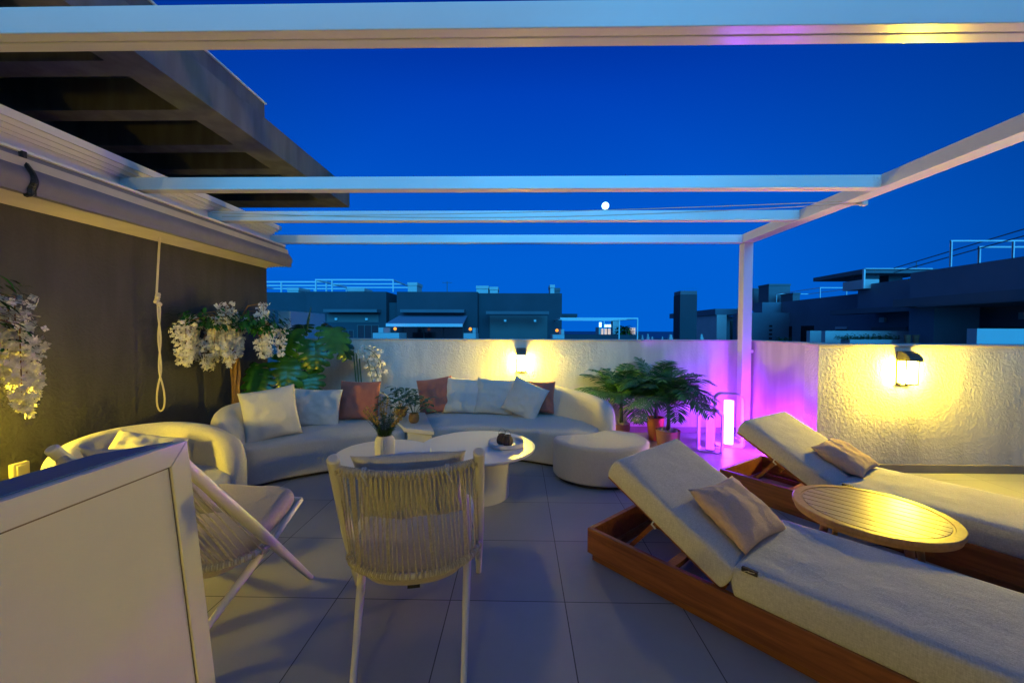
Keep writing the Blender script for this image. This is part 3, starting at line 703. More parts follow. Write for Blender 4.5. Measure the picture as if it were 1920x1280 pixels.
def monstera(loc, label):
    rg = random.Random(11)
    t = empty('monstera_plant', loc, 0, label, 'plant')
    MB().lathe([(0.001, 0), (0.13, 0), (0.17, 0.32), (0.155, 0.32), (0.15, 0.28), (0.001, 0.28)], 32).build('pot', M_brown, t, smooth=True)
    sm_ = MB(); lf = MB(); x0, y0, _ = loc
    # (px-derived world targets) leaf base x,z relative to the pot, y offset, yaw, pitch, length
    spec = [(-.08, 1.42, -.15, -1.8, 1.0, .44), (.24, 1.30, -.2, -1.3, 1.15, .44), (.36, 1.46, -.02, -.7, .75, .44), (-.05, 1.10, -.25, -1.4, 1.0, .48), (-.40, 1.02, -.3, -2.0, .9, .40), (-.30, .92, -.4, -1.6, 1.0, .40), (-.46, .95, -.3, -2.3, 1.0, .36),
            (.16, .92, -.2, -1.0, 1.0, .38), (.42, 1.36, .05, -.2, 1.0, .40), (-.10, 1.50, .15, 2.4, .4, .34), (.2, 1.52, .12, .6, .4, .34), (-.2, .75, -.35, -1.6, 1.2, .34), (0, .75, -.3, -1.3, 1.1, .34)]
    for (x, z, y, yaw, pitch, L) in spec:
        p = Vector((x, y, z)); monstera_leaf(lf, p, yaw+rg.uniform(-.15, .15), pitch, L*0.98, rg, rg.uniform(-.3, .3))
        sm_.tube([(x*0.05, y*0.05, 0.28), (x*0.35, y*0.4, 0.28+(z-0.28)*0.55), (x*0.85, y*0.9, z-0.02), p+Vector((math.cos(yaw), math.sin(yaw), -0.3))*0.04], [0.010, 0.009, 0.007, 0.005], 6)
    # unrolled young leaf
    sm_.tube([(0.02, 0, 1.35), (0.05, 0, 1.55), (0.09, 0.0, 1.74)], [0.007, 0.016, 0.001], 6)
    lf.build('foliage', M_leaf, t, smooth='all'); sm_.build('stem', M_stem, t, smooth='all')
monstera((-2.75, 5.02, 0), 'large dark green monstera behind the left sofa')

# wisteria trees with hanging white flowers
def wisteria(loc, label, seed, clusters, trunk_h, leafc):
    rg = random.Random(seed)
    t = empty('wisteria_tree', loc, 0, label, 'tree', 'artificial white wisteria trees')
    MB().lathe([(0.001, 0), (0.13, 0), (0.17, 0.37), (0.157, 0.37), (0.15, 0.34), (0.001, 0.34)], 32).build('pot', M_vase, t, smooth=True)
    pb = MB()
    for k in range(60):
        a = rg.random()*6.28; r = math.sqrt(rg.random())*0.14
        pb.lathe([(0.001, -0.016), (0.02, -0.008), (0.024, 0.003), (0.014, 0.015), (0.001, 0.018)], 7, Matrix.Translation((r*math.cos(a), r*math.sin(a), 0.36+rg.random()*0.03)) @ Euler((rg.random(), rg.random(), rg.random()*6)).to_matrix().to_4x4())
    pb.build('pebbles', M_pebble, t, smooth='all')
    tr = MB()
    for k in range(5):
        a0 = k*1.256
        pts = []
        for i in range(14):
            q = i/13; a = a0+q*3.0; r = 0.026+0.012*math.sin(q*7+k)+(0.05*q**6)
            pts.append((r*math.cos(a)+0.015*math.sin(q*4), r*math.sin(a), 0.27+(trunk_h-0.27)*q))
        tr.tube(pts, [0.019-0.006*i/13 for i in range(14)], 8)
    fl_ = MB(); lf = MB()
    for (cx_, cy_, cz, ln, rad) in clusters:
        tr.tube([(0.02, 0, trunk_h-0.05), (cx_*0.5, cy_*0.5, (trunk_h+cz)/2+0.08), (cx_, cy_, cz), (cx_, cy_, cz-ln*0.8)], [0.010, 0.007, 0.004, 0.002], 5)
        n = int(190*ln*rad/0.05)
        for i in range(n):
            q = rg.random(); rr = rad*(1-0.72*q**1.5)*math.sqrt(rg.random()); a = rg.random()*6.28
            flower_head(fl_, (cx_+rr*math.cos(a), cy_+rr*math.sin(a), cz-q*ln), rg.uniform(0.014, 0.026), 4, rg)
    for (cx_, cy_, cz, rad, n) in leafc:
        for i in range(n):
            a = rg.random()*6.28; el = rg.uniform(-0.4, 1); rr = rad*rg.random()**0.5
            p = Vector((cx_+rr*math.cos(a), cy_+rr*math.sin(a), cz+rr*el*0.6)); d = Vector((math.cos(a), math.sin(a), rg.uniform(-0.7, 0.5)))
            leaf_strip(lf, p, d, d.cross(Vector((0, 0, 1))), rg.uniform(0.05, 0.10), rg.uniform(0.02, 0.04), rg.uniform(0.2, 1.2), 3)
    tr.build('trunk', M_trunk, t, smooth='all'); fl_.build('flowers', M_petal, t); lf.build('foliage', M_leaf, t)
# middle tree
cl = []
for k in range(15): cl.append((rnd.uniform(-0.15, 0.14), rnd.uniform(-0.42, 0.05), 1.58+rnd.uniform(-0.16, 0.08), rnd.uniform(0.38, 0.52), 0.065))
cl += [(-0.05, -0.55, 1.50, 0.42, 0.10), (-0.12, -0.42, 1.52, 0.40, 0.09), (-0.16, -0.50, 1.46, 0.36, 0.08), (0.30, 0.05, 1.62, 0.42, 0.08), (0.40, 0.0, 1.48, 0.34, 0.09), (0.36, -0.06, 1.34, 0.22, 0.10), (0.46, 0.1, 1.44, 0.30, 0.08), (0.34, 0.0, 1.72, 0.25, 0.07), (0.0, -0.1, 1.72, 0.25, 0.10), (0.06, -0.2, 1.45, 0.30, 0.10), (-0.06, -0.32, 1.36, 0.34, 0.08)]
wisteria((-3.13, 4.27, 0), 'potted white wisteria tree standing behind the left sofa arm', 21, cl, 1.5,
         [(0.15, 0.0, 1.50, 0.28, 420), (-0.05, -0.3, 1.50, 0.26, 300), (0.30, 0.1, 1.45, 0.22, 260)])
cl2 = [(rnd.uniform(-0.05, 0.34), rnd.uniform(-0.25, 0.35), 1.55+rnd.uniform(-0.16, 0.14), rnd.uniform(0.34, 0.52), 0.10) for k in range(16)]
cl2 += [(0.12, 0.42, 1.40, 0.48, 0.10), (0.02, 0.45, 1.46, 0.40, 0.10), (0.16, 0.40, 1.22, 0.32, 0.085), (0.08, 0.30, 1.55, 0.35, 0.1), (-0.02, 0.52, 1.30, 0.34, 0.09)]
wisteria((-3.12, 1.92, 0), 'potted white wisteria tree at the left edge in front of the grey wall', 22, cl2, 1.5,
         [(0.1, 0.0, 1.52, 0.35, 500), (0.05, 0.25, 1.35, 0.22, 160)])

# orchid behind the pink cushion
t = empty('orchid', (-2.06, 5.2, 0), 0, 'white orchid standing behind the pink cushion of the left sofa', 'plant')
MB().lathe([(0.001, 0), (0.08, 0), (0.10, 0.22), (0.09, 0.22), (0.088, 0.2), (0.001, 0.2)], 24).build('pot', M_vase, t, smooth=True)
st_ = MB(); of = MB(); lv = MB()
for k, (hx, hz) in enumerate(((-0.02, 1.18), (0.04, 1.12), (-0.06, 1.05))):
    st_.tube([(0, 0, 0.18), (-0.10+0.03*k, 0.01*k, 0.7), (-0.14+0.04*k, 0, 1.16-0.04*k)], 0.009, 6)
rg = random.Random(4)
for k in range(4):
    p0 = Vector((-0.12+0.03*k, 0, 1.12)); end = Vector((0.27-0.04*k, rg.uniform(-0.1, 0.1), 0.98-0.10*k))
    pts = [p0.lerp(end, i/8)+Vector((0, 0, 0.13*math.sin(PI*i/8))) for i in range(9)]
    st_.tube(pts, 0.004, 5)
    for i in range(1, 9):
        for j in range(4): flower_head(of, pts[i]+Vector([rg.gauss(0, 0.030) for _ in range(3)]), rg.uniform(0.030, 0.046), 5, rg)
for k in range(6):
    a = k*1.05; leaf_strip(lv, (0, 0, 0.2), (math.cos(a), math.sin(a), 0.8), (math.sin(a), -math.cos(a), 0), 0.28, 0.07, 1.4, 6)
st_.build('stem', M_stem, t, smooth='all'); of.build('flowers', M_petal, t); lv.build('foliage', M_leaf, t, smooth='all')

# palms
def palm(loc, label, seed, nf, L, h, pot, potm, spread=1.0, dirs=None, pebbles=True, cane=0.3):
    rg = random.Random(seed)
    t = empty('potted_palm', loc, 0, label, 'potted palm', 'potted palms in the back corner')
    rt_, rb_, ph = pot
    MB().lathe([(0.001, 0), (rb_, 0), ((rt_+rb_)/2*1.04, ph*0.5), (rt_, ph), (rt_-0.012, ph), (rt_-0.018, ph-0.04), (0.001, ph-0.04)], 40).build('pot', potm, t, smooth=True)
    if pebbles:
        pb = MB()
        for k in range(40):
            a = rg.random()*6.28; r = math.sqrt(rg.random())*(rt_-0.03)
            pb.lathe([(0.001, -0.018), (0.022, -0.008), (0.026, 0.003), (0.016, 0.017), (0.001, 0.02)], 8, Matrix.Translation((r*math.cos(a), r*math.sin(a), ph-0.02+rg.random()*0.02)) @ Euler((rg.random(), rg.random(), rg.random()*6)).to_matrix().to_4x4())
        pb.build('pebbles', M_pebble, t, smooth='all')
    st = MB(); lf = MB()
    st.tube([(0, 0, ph-0.04), (0.01, 0, ph+0.1), (0, 0, cane+ph)], [0.028, 0.022, 0.018], 10)
    for k in range(nf):
        a = k*2.399+rg.uniform(-.2, .2) if not dirs else dirs[k % len(dirs)]+rg.uniform(-.25, .25)
        el = 1.35-1.0*(k/nf); l = L*rg.uniform(0.85, 1.1)*(0.8+0.3*(k/nf)); p = Vector((0.01*math.cos(a), 0.01*math.sin(a), ph+cane*rg.uniform(0.6, 1.0)))
        d = Vector((math.cos(a)*math.cos(el), math.sin(a)*math.cos(el), math.sin(el))); n = 16; pts = [p.copy()]; ds = [d.copy()]
        drop = rg.uniform(1.5, 2.3)*spread
        for i in range(n):
            d = (d-Vector((0, 0, drop/n*(0.3+1.1*i/n)))).normalized(); p = p+d*l/n; pts.append(p.copy()); ds.append(d.copy())
        st.tube(pts, [0.006*(1-0.75*i/n) for i in range(n+1)], 5)
        hor = Vector((-math.sin(a), math.cos(a), 0))
        m = 23
        for j in range(m):
            q = 0.16+0.82*j/(m-1); fi = q*n; i0 = min(n-1, int(fi)); pp = pts[i0].lerp(pts[i0+1], fi-i0); dd = ds[i0]
            ll = l*0.30*math.sin(PI*min(1, 0.14+q*0.84))**0.7+0.02
            for s in (-1, 1):
                dr = (dd*0.62+hor*s*0.85+Vector((0, 0, rg.uniform(-.05, .12)))).normalized()
                leaf_strip(lf, pp, dr, dr.cross(dd.cross(dr)), ll*rg.uniform(0.95, 1.25), 0.019, rg.uniform(0.25, 0.65), 4, 0.3)
    st.build('stem', M_stem, t, smooth='all'); lf.build('foliage', M_palm, t, smooth='all')
palm((1.83, 4.88, 0), 'potted palm with pebbles in a pink terracotta pot nearest the ottoman', 31, 34, 0.66, 0.9, (0.145, 0.115, 0.22), M_terra, 1.15, cane=0.42)
palm((1.80, 5.24, 0), 'potted palm in a tall orange pot behind the terracotta pot', 32, 18, 0.66, 0.9, (0.11, 0.08, 0.30), M_orange, 1.0, pebbles=False, cane=0.38)
palm((1.36, 5.30, 0), 'smaller potted palm beside the end of the right sofa', 33, 24, 0.72, 0.8, (0.12, 0.10, 0.20), M_terra, 1.0, cane=0.36)

# ------------------------------------------------------------------ floor lanterns with purple light tubes
def arch_lantern(loc, rz, w, h, dpt, label, power):
    t = empty('arch_lantern', loc, rz, label, 'lantern', 'arched lanterns with purple tubes')
    r = w*0.26; th = 0.012; outer = []
    for (cx_, cz, a0) in ((w/2-r, h-r, 0), (-w/2+r, h-r, PI/2), (-w/2+r*0.6, r*0.6, PI), (w/2-r*0.6, r*0.6, 1.5*PI)):
        rr = r if cz > h/2 else r*0.6
        for k in range(9): a = a0+PI/2*k/8; outer.append((cx_+rr*math.cos(a), cz+rr*math.sin(a)))
    n = len(outer); nn = normals2(outer)
    inner = [(p[0]+q[0]*th, p[1]+q[1]*th) for p, q in zip(outer, nn)]
    vs = [(x, -dpt/2, z) for x, z in outer]+[(x, dpt/2, z) for x, z in outer]+[(x, -dpt/2, z) for x, z in inner]+[(x, dpt/2, z) for x, z in inner]
    fs = []
    for i in range(n):
        j = (i+1) % n
        fs += [(i, j, n+j, n+i), (2*n+i, 3*n+i, 3*n+j, 2*n+j), (i, 2*n+i, 2*n+j, j), (n+i, n+j, 3*n+j, 3*n+i)]
    MB().add(vs, fs).build('arch_frame', M_lantern, t, smooth=True)
    m = M_purple.copy(); m.name = 'purple_tube'; m.node_tree.nodes['Principled BSDF'].inputs['Emission Strength'].default_value = power
    MB().lathe([(0.001, 0.03), (0.05*w/0.3, 0.03), (0.05*w/0.3, h*0.86), (0.001, h*0.86)], 24).build('light_tube', m, t, smooth=True)
    MB().lathe([(0.001, 0.0125), (0.055*w/0.3, 0.0125), (0.055*w/0.3, 0.0295), (0.001, 0.0295)], 24).build('tube_foot', M_lantern, t, smooth=True)
arch_lantern((2.62, 4.98, 0), R(-20), 0.33, 0.66, 0.17, 'taller arched lantern with bright purple tube beside the white post', 58.0)
arch_lantern((2.28, 4.74, 0), R(-35), 0.27, 0.50, 0.15, 'shorter arched lantern with purple tube in front of the taller one', 3)

t = empty('floor_light', (2.93, 4.42, 0), 0, 'small purple tube light on the floor behind the raised back of the farther lounger', 'lamp')
m = M_purple.copy(); m.name = 'purple_tube'; m.node_tree.nodes['Principled BSDF'].inputs['Emission Strength'].default_value = 600
m.node_tree.nodes['Principled BSDF'].inputs['Emission Color'].default_value = (0.40, 0.02, 1.0, 1)
MB().lathe([(0.001, 0.02), (0.035, 0.02), (0.035, 0.24), (0.001, 0.24)], 20).build('light_tube', m, t, smooth=True)
MB().lathe([(0.001, 0.0), (0.05, 0.0), (0.05, 0.019), (0.001, 0.019)], 20).build('tube_foot', M_lantern, t, smooth=True)

# ------------------------------------------------------------------ sun loungers
def make_lounger(ang_back=29, width=0.74):
    t = empty('sun_lounger', (0, 0, 0)); W_ = width; L_ = 2.05
    # local: x along length from the head corner, y across to the far side
    fr = MB(); th = 0.03
    fr.box((0, 0, 0.045), (L_, th, 0.20)).box((0, W_-th, 0.045), (L_, W_, 0.20)).box((0, th+.0005, 0.046), (th, W_-th-.0005, 0.199)).box((L_-th, th+.0005, 0.046), (L_, W_-th-.0005, 0.199))
    fr.build('frame', M_teak, t, bevel=0.004)
    MB().box((0.025, 0.022, 0.0), (L_-0.025, 0.05, 0.044)).box((0.025, W_-0.05, 0.0), (L_-0.025, W_-0.022, 0.044)).box((0.025, 0.051, 0.0), (0.05, W_-0.051, 0.043)).build('plinth', M_teak_d, t)
    sl = MB()
    for k in range(11): sl.box((0.86+0.107*k, th+0.001, 0.165), (0.86+0.107*k+0.08, W_-th-0.001, 0.185))
    sl.box((0.42, th+0.001, 0.06), (0.47, W_-th-0.001, 0.09))
    sl.build('slats', M_teak_d, t)
    a = R(180-ang_back); piv = Vector((0.80, 0, 0.195))
    BL = 0.76
    Mb = Matrix.Translation(piv) @ Matrix.Rotation(-a, 4, 'Y')    # local x now runs up the back
    # after rotating, thickness grows in -z of that frame
    bb = MB()
    bb.box((0, 0.035, -0.0), (BL, 0.095, 0.024), Mb).box((0, W_-0.095, 0.0), (BL, W_-0.035, 0.024), Mb)
    for k in range(8): bb.box((0.02+k*0.093, 0.0955, 0.004), (0.02+k*0.093+0.065, W_-0.0955, 0.02), Mb)
    bf = bb.build('backrest_frame', M_teak, t, bevel=0.003)
    for y in (0.12, W_-0.12):
        s1 = MB(); p = Mb @ Vector((0.42, y, 0.03)); s1.box((0, -0.012, -0.012), ((Vector((0.22, y, 0.12))-p).length, 0.012, 0.012), Matrix.Translation(p) @ (Vector((0.22, y, 0.12))-p).to_track_quat('X', 'Z').to_matrix().to_4x4()); s1.build('support_strut', M_teak, t)
    # mattress: back part and seat part
    def matt(x0, x1, y0, y1, z0, z1, seed, M=None):
        nx, ny = 30, 16; r = 0.018; vs = []; fs = []
        def P_(i, j, top):
            u = i/nx; v = j/ny; x = x0+(x1-x0)*u; y = y0+(y1-y0)*v
            e = min(min(u, 1-u)*(x1-x0), min(v, 1-v)*(y1-y0)); k = min(1, e/0.05)
            if top:
                z = z1+0.010*(k**0.5)-0.004+0.006*noise.noise(Vector((x*4, y*4, seed)))*k+0.004*noise.noise(Vector((x*14, y*9, seed)))*k
                z -= 0.010*max(0, noise.noise(Vector((x*7, y*3.5, seed+5))))**1*k
            else: z = z0
            if e < 1e-6: x += 0.0; 
            return (x, y, z)
        for top in (0, 1):
            for j in range(ny+1):
                for i in range(nx+1): vs.append(P_(i, j, top))
        m = (nx+1)*(ny+1)
        for j in range(ny):
            for i in range(nx):
                a_ = j*(nx+1)+i; fs.append((a_, a_+nx+1, a_+nx+2, a_+1)); b_ = a_+m; fs.append((b_, b_+1, b_+nx+2, b_+nx+1))
        # sides bulging a little
        def side(idx):
            b0 = len(vs); K = 4
            for q in range(1, K):
                for a_ in idx:
                    lo, hi = Vector(vs[a_]), Vector(vs[a_+m]); p = lo.lerp(hi, q/K)
                    c = Vector(((x0+x1)/2, (y0+y1)/2, p.z)); n_ = Vector((0, 0, 0))
                    if abs(p.x-x0) < 1e-6: n_.x -= 1
                    if abs(p.x-x1) < 1e-6: n_.x += 1
                    if abs(p.y-y0) < 1e-6: n_.y -= 1
                    if abs(p.y-y1) < 1e-6: n_.y += 1
                    p += n_*(0.010*math.sin(PI*q/K)+0.003*noise.noise(p*7)); vs.append(tuple(p))
            rows = [list(idx)]+[[b0+(q-1)*len(idx)+i for i in range(len(idx))] for q in range(1, K)]+[[a_+m for a_ in idx]]
            for r0, r1 in zip(rows[:-1], rows[1:]):
                for i in range(len(idx)):
                    j = (i+1) % len(idx); fs.append((r0[i], r0[j], r1[j], r1[i]))
        per = [i for i in range(nx+1)]+[j*(nx+1)+nx for j in range(1, ny+1)]+[ny*(nx+1)+i for i in range(nx-1, -1, -1)]+[j*(nx+1) for j in range(ny-1, 0, -1)]
        side(per)
        return MB().add(vs, fs, M)
    mm = matt(0.845, 2.0, 0.012, W_-0.012, 0.188, 0.345, 3).build('seat_mattress', M_fab_l, t, smooth='all', weld=True, bevel=0.0)
    Mf = Mb @ Matrix.Rotation(PI, 4, 'X') @ Matrix.Translation((0, -W_, 0))
    mt = matt(0.015, BL-0.005, 0.0, W_, 0.004, 0.14, 9, Mf).build('back_mattress', M_fab_l, t, smooth='all', weld=True)
    for o in (mm, mt):
        b = o.modifiers.new('bevel', 'BEVEL'); b.width = 0.016; b.segments = 3; b.limit_method = 'ANGLE'; b.angle_limit = R(50)
    # ties
    tp = Mb @ Vector((0.40, 0.0, 0.0)); MB().tube([tp+Vector((0, -0.006, 0.02)), tp+Vector((-0.01, -0.010, 0.0)), tp+Vector((0.01, -0.004, -0.02))], 0.005, 6).build('tie', M_cush, t)
    # label sewn to the seat mattress edge
    tg = MB().box((0.88, 0.004, 0.334), (0.945, 0.010, 0.352)).box((0.88, 0.004, 0.350), (0.945, 0.020, 0.3535)).build('care_tag', M_black, t)
    MB().add([(0.888, 0.0035, 0.337), (0.892, 0.0035, 0.337), (0.915, 0.0035, 0.348), (0.911, 0.0035, 0.348)], [(0, 1, 2, 3)]).add([(0.905, 0.0035, 0.342), (0.909, 0.0035, 0.340), (0.936, 0.0035, 0.346), (0.934, 0.0035, 0.349)], [(0, 1, 2, 3)]).build('tag_mark', M_vase, tg)
    return t
GL = 'wooden sun loungers'
l1 = make_lounger(); l1.location = (0.43, 2.46, 0); l1.rotation_euler = (0, 0, R(-48))
tag(l1, 'nearer teak sun lounger with grey mattress and raised back in front', 'sun lounger', GL)
l2 = copy_tree(l1); l2.location = (1.80, 3.56, 0); l2.rotation_euler = (0, 0, R(-56))
tag(l2, 'farther teak sun lounger with grey mattress below the right wall', 'sun lounger', GL)
# cushions lying on them
def lpt(o, x, y, z):
    return Matrix.Translation(o.location) @ Euler(o.rotation_euler).to_matrix().to_4x4() @ Vector((x, y, z))
def lcush(o, ang, x, y, z, tilt, yaw, roll, label, seed, w=0.50, h=0.37):
    c = cushion_mesh(w, h, 0.14, seed, wr=0.007, pinch=0.10).build('lounger_cushion', M_sand, smooth='all', weld=True)
    # cushion x axis -> across lounger, z axis -> up the backrest
    base = Euler(o.rotation_euler).to_matrix()
    ax = base @ Vector((0, 1, 0)); th = R(tilt); az = base @ Vector((-math.cos(th), 0, math.sin(th))); ay = az.cross(ax)
    M = Matrix((ax, ay, az)).transposed().to_4x4(); M = M @ Euler((R(roll), R(yaw), 0)).to_matrix().to_4x4(); M.translation = lpt(o, x, y, z)
    c.matrix_world = M; tag(c, label, 'cushion', 'sand coloured lounger cushions'); return c
lcush(l1, 29, 0.735, 0.37, 0.455, 33, 6, 0, 'sand coloured cushion on the raised back of the nearer lounger', 12.5)
lcush(l2, 29, 0.76, 0.45, 0.44, 25, -3, 0, 'sand coloured cushion on the farther lounger by the right wall', 14.1, 0.44, 0.36)

# round slatted side table
t = empty('side_table', (2.05, 2.32, 0), R(-49), 'round slatted wooden side table between the two loungers', 'table')
rad = 0.375; zt = 0.40
MB().lathe([(rad-0.055, zt-0.026), (rad-0.004, zt-0.026), (rad, zt-0.022), (rad, zt-0.004), (rad-0.004, zt), (rad-0.042, zt), (rad-0.045, zt-0.004), (rad-0.055, zt-0.004), (rad-0.055, zt-0.026)], 72, cap=False).build('rim', M_slat_edge, t, smooth=True)
sb = MB(); ri = rad-0.056; ns = 9; pitch = 2*ri/ns
for k in range(ns):
    y0 = -ri+k*pitch+0.0028; y1 = -ri+(k+1)*pitch-0.0028
    lo, hi = [], []
    for i in range(9):
        y = y0+(y1-y0)*i/8; x = math.sqrt(max(0.0, ri*ri-y*y)); hi.append((x, y)); lo.append((-x, y))
    sb.prism(hi+lo[::-1], zt-0.020, zt-0.002)
sb.build('slats', M_slat, t, bevel=0.0015)
MB().box((-0.30, -0.02, zt-0.050), (0.30, 0.02, zt-0.0262)).box((-0.02, -0.30, zt-0.0505), (0.02, 0.30, zt-0.0265)).build('cross_brace', M_slat_edge, t)
MB().lathe([(rad-0.03, zt-0.05), (rad-0.012, zt-0.05), (rad-0.012, zt-0.0262), (rad-0.03, zt-0.0262), (rad-0.03, zt-0.05)], 60, cap=False).build('apron', M_slat_edge, t, smooth=True)
for k in range(4):
    a = PI/4+k*PI/2; MB().tube([(0.24*math.cos(a), 0.24*math.sin(a), zt-0.045), (0.30*math.cos(a), 0.30*math.sin(a), 0.0)], [0.022, 0.013], 12).build('leg', M_slat_edge, t, smooth=True)

# ------------------------------------------------------------------ rope chairs
def make_chair():
    t = empty('rope_chair', (0, 0, 0))
    T = lambda s: Vector((s*0.274, -0.496, 0.946)); F = lambda s: Vector((s*0.341, 0.25, 0.0)); S = lambda s: Vector((s*0.285, 0.25, 0.452)); Rr = lambda s: Vector((s*0.21, -0.537, 0.0))
    for s in (-1, 1):
        top, foot = T(s), F(s); n = 12
        pts = [top.lerp(foot, k/n) for k in range(n+1)]; rs = [0.0235+0.002*math.sin(PI*k/n)-0.009*max(0, k/n-0.55)/0.45 for k in range(n+1)]
        pts = [top+(top-foot).normalized()*0.006]+pts; rs = [0.017]+rs
        MB().tube(pts, rs, 16).build('pole', M_pole, t, smooth=True)
        sv, rr = S(s), Rr(s)
        MB().tube([sv.lerp(rr, k/n) for k in range(n+1)], [0.014+0.006*math.sin(PI*min(1, k/n*1.3))-0.003*max(0, k/n-0.6) for k in range(n+1)], 14).build('leg', M_pole, t, smooth=True)
    pl_ = lambda s, q: T(s).lerp(F(s), q)
    # top rail, sagging and bulging back
    def rail(q):   # q 0..1
        a, b = pl_(-1, 0.05), pl_(1, 0.05); p = a.lerp(b, q); k = math.sin(PI*q); return p+Vector((0, -0.075*k**0.8, -0.012*k))
    Z0 = 0.62
    def ring(q):
        a, b = pl_(-1, Z0), pl_(1, Z0); p = a.lerp(b, q); k = math.sqrt(max(0, 1-(2*q-1)**2)); return p+Vector((0, -0.23*k, -0.02*k))
    def bumps(f, n, r0): return [f(i/n) for i in range(n+1)]
    # wrapped rail: little turns of rope
    wr = MB(); n = 70
    for i in range(n):
        q = (i+0.5)/n; p = rail(q); d = (rail(min(1, q+0.01))-rail(max(0, q-0.01))).normalized(); u = d.orthogonal().normalized(); v = d.cross(u)
        wr.tube([p+(u*math.cos(a)+v*math.sin(a))*0.013+d*0.004*math.sin(a) for a in [2*PI*k/10 for k in range(10)]], 0.0042, 5, closed=True)
    wr.tube([rail(i/24) for i in range(25)], 0.013, 8)
    wr.build('top_rail', M_rope, t, smooth='all')
    sf = MB(); fpts = [ring(i/24) for i in range(25)]
    sf.tube([p-Vector((0, 0, 0.012)) for p in fpts], 0.014, 10)
    for s in (-1, 1): sf.tube([pl_(s, Z0)-Vector((0, 0, 0.012)), S(s)], 0.013, 10)
    sf.tube([S(-1), S(-1)*0.5+S(1)*0.5+Vector((0, 0.015, 0)), S(1)], 0.014, 10)
    sf.tube([S(-1)+Vector((0.06, -0.2, -0.09)), S(1)+Vector((-0.06, -0.2, -0.09))], 0.010, 8)
    fr_ = sf.build('seat_frame', M_pole, t, smooth='all')
    MB().box((-0.028, -0.232, 0.252), (0.028, -0.226, 0.268)).build('foot_label', M_black, fr_)
    rp = MB(); nr = 32
    rg = random.Random(5)
    for i in range(nr):
        q = (i+0.5)/nr; qb = 0.5+0.5*math.copysign(abs(2*q-1)**0.85, 2*q-1)
        a = rail(q)+Vector((0, -0.004, 0)); b = ring(min(0.995, max(0.005, qb)))
        k = math.sin(PI*q)
        m = a.lerp(b, 0.5)+Vector((rg.uniform(-.0025, .0025), -0.02*k, 0))
        pts = [a, a.lerp(m, 0.5)+Vector((0, -0.008*k, 0)), m, m.lerp(b, 0.5)+Vector((0, -0.006*k, 0)), b+Vector((0, -0.006, 0)), b+Vector((0, 0.008, -0.024))]
        rp.tube(pts, 0.0034, 6)
        if i % 8 == 3: rp.tube([p+Vector((0.0065, 0.002, 0)) for p in pts], 0.0034, 6)
        # knots at the seat ring
        d = (ring(min(1, qb+.01))-ring(max(0, qb-.01))).normalized(); p = ring(qb)-Vector((0, 0, 0.010)); u = d.orthogonal().normalized(); v = d.cross(u)
        for o_ in (-0.0045, 0.0045):
            rp.tube([p+d*o_+(u*math.cos(x)+v*math.sin(x))*0.017 for x in [2*PI*k_/9 for k_ in range(9)]], 0.004, 5, closed=True)
        rp.tube([a+Vector((0, 0.010, 0.004)), a+Vector((0, -0.016, 0.004)), a+Vector((0, -0.014, -0.018))], 0.0042, 5)
    rp.build('rope_back', M_rope, t, smooth='all')
    # seat cushion sloping down to the back
    sc_ = soft_slab([(-0.25, 0.27), (0, 0.29), (0.25, 0.27), (0.27, 0.05), (0.24, -0.15), (0.12, -0.24), (-0.12, -0.24), (-0.24, -0.15), (-0.27, 0.05)], 0, 0.10, 0.045, 0.035, 0.02, 6)
    sc_.v = [Matrix.Translation((0, 0.0, 0.345)) @ Matrix.Rotation(R(22), 4, 'X') @ p for p in sc_.v]
    sc_.build('seat_cushion', M_chairc, t, smooth='all', weld=True)
    bc = cushion_mesh(0.45, 0.42, 0.13, 2.2, wr=0.008)
    bc.v = [Matrix.Translation((0, -0.335, 0.765)) @ Matrix.Rotation(R(33), 4, 'X') @ Matrix(((1, 0, 0, 0), (0, 1, 0, 0), (0, 0, 1, 0), (0, 0, 0, 1))) @ p for p in bc.v]
    b = bc.build('back_cushion', M_cush, t, smooth='all', weld=True)
    tm = MB()
    for x in (-0.15, 0.13):
        p = rail(0.5+x/0.5)
        for k in range(3): tm.tube([p+Vector((0.01*math.sin(k), -0.018*math.cos(a_), 0.018*math.sin(a_))) for a_ in [2*PI*j/8 for j in range(8)]], 0.005, 5, closed=True)
        tm.tube([p+Vector((0, -0.02, 0)), p+Vector((0.012, -0.028, -0.02)), p+Vector((0.02, -0.022, -0.045))], 0.004, 5)
    tm.build('ties', M_cush, b, smooth='all')
    return t
GC = 'rope armchairs in the foreground'
c1 = make_chair(); c1.location = (-0.524, 2.002, 0); c1.rotation_euler = (0, 0, 0.192)
tag(c1, 'cream rope armchair seen from behind in the centre', 'chair', GC)
c2 = copy_tree(c1); c2.location = (-1.565, 2.019, 0); c2.rotation_euler = (0, 0, -0.10)
tag(c2, 'cream rope armchair partly hidden behind the white panel', 'chair', GC)

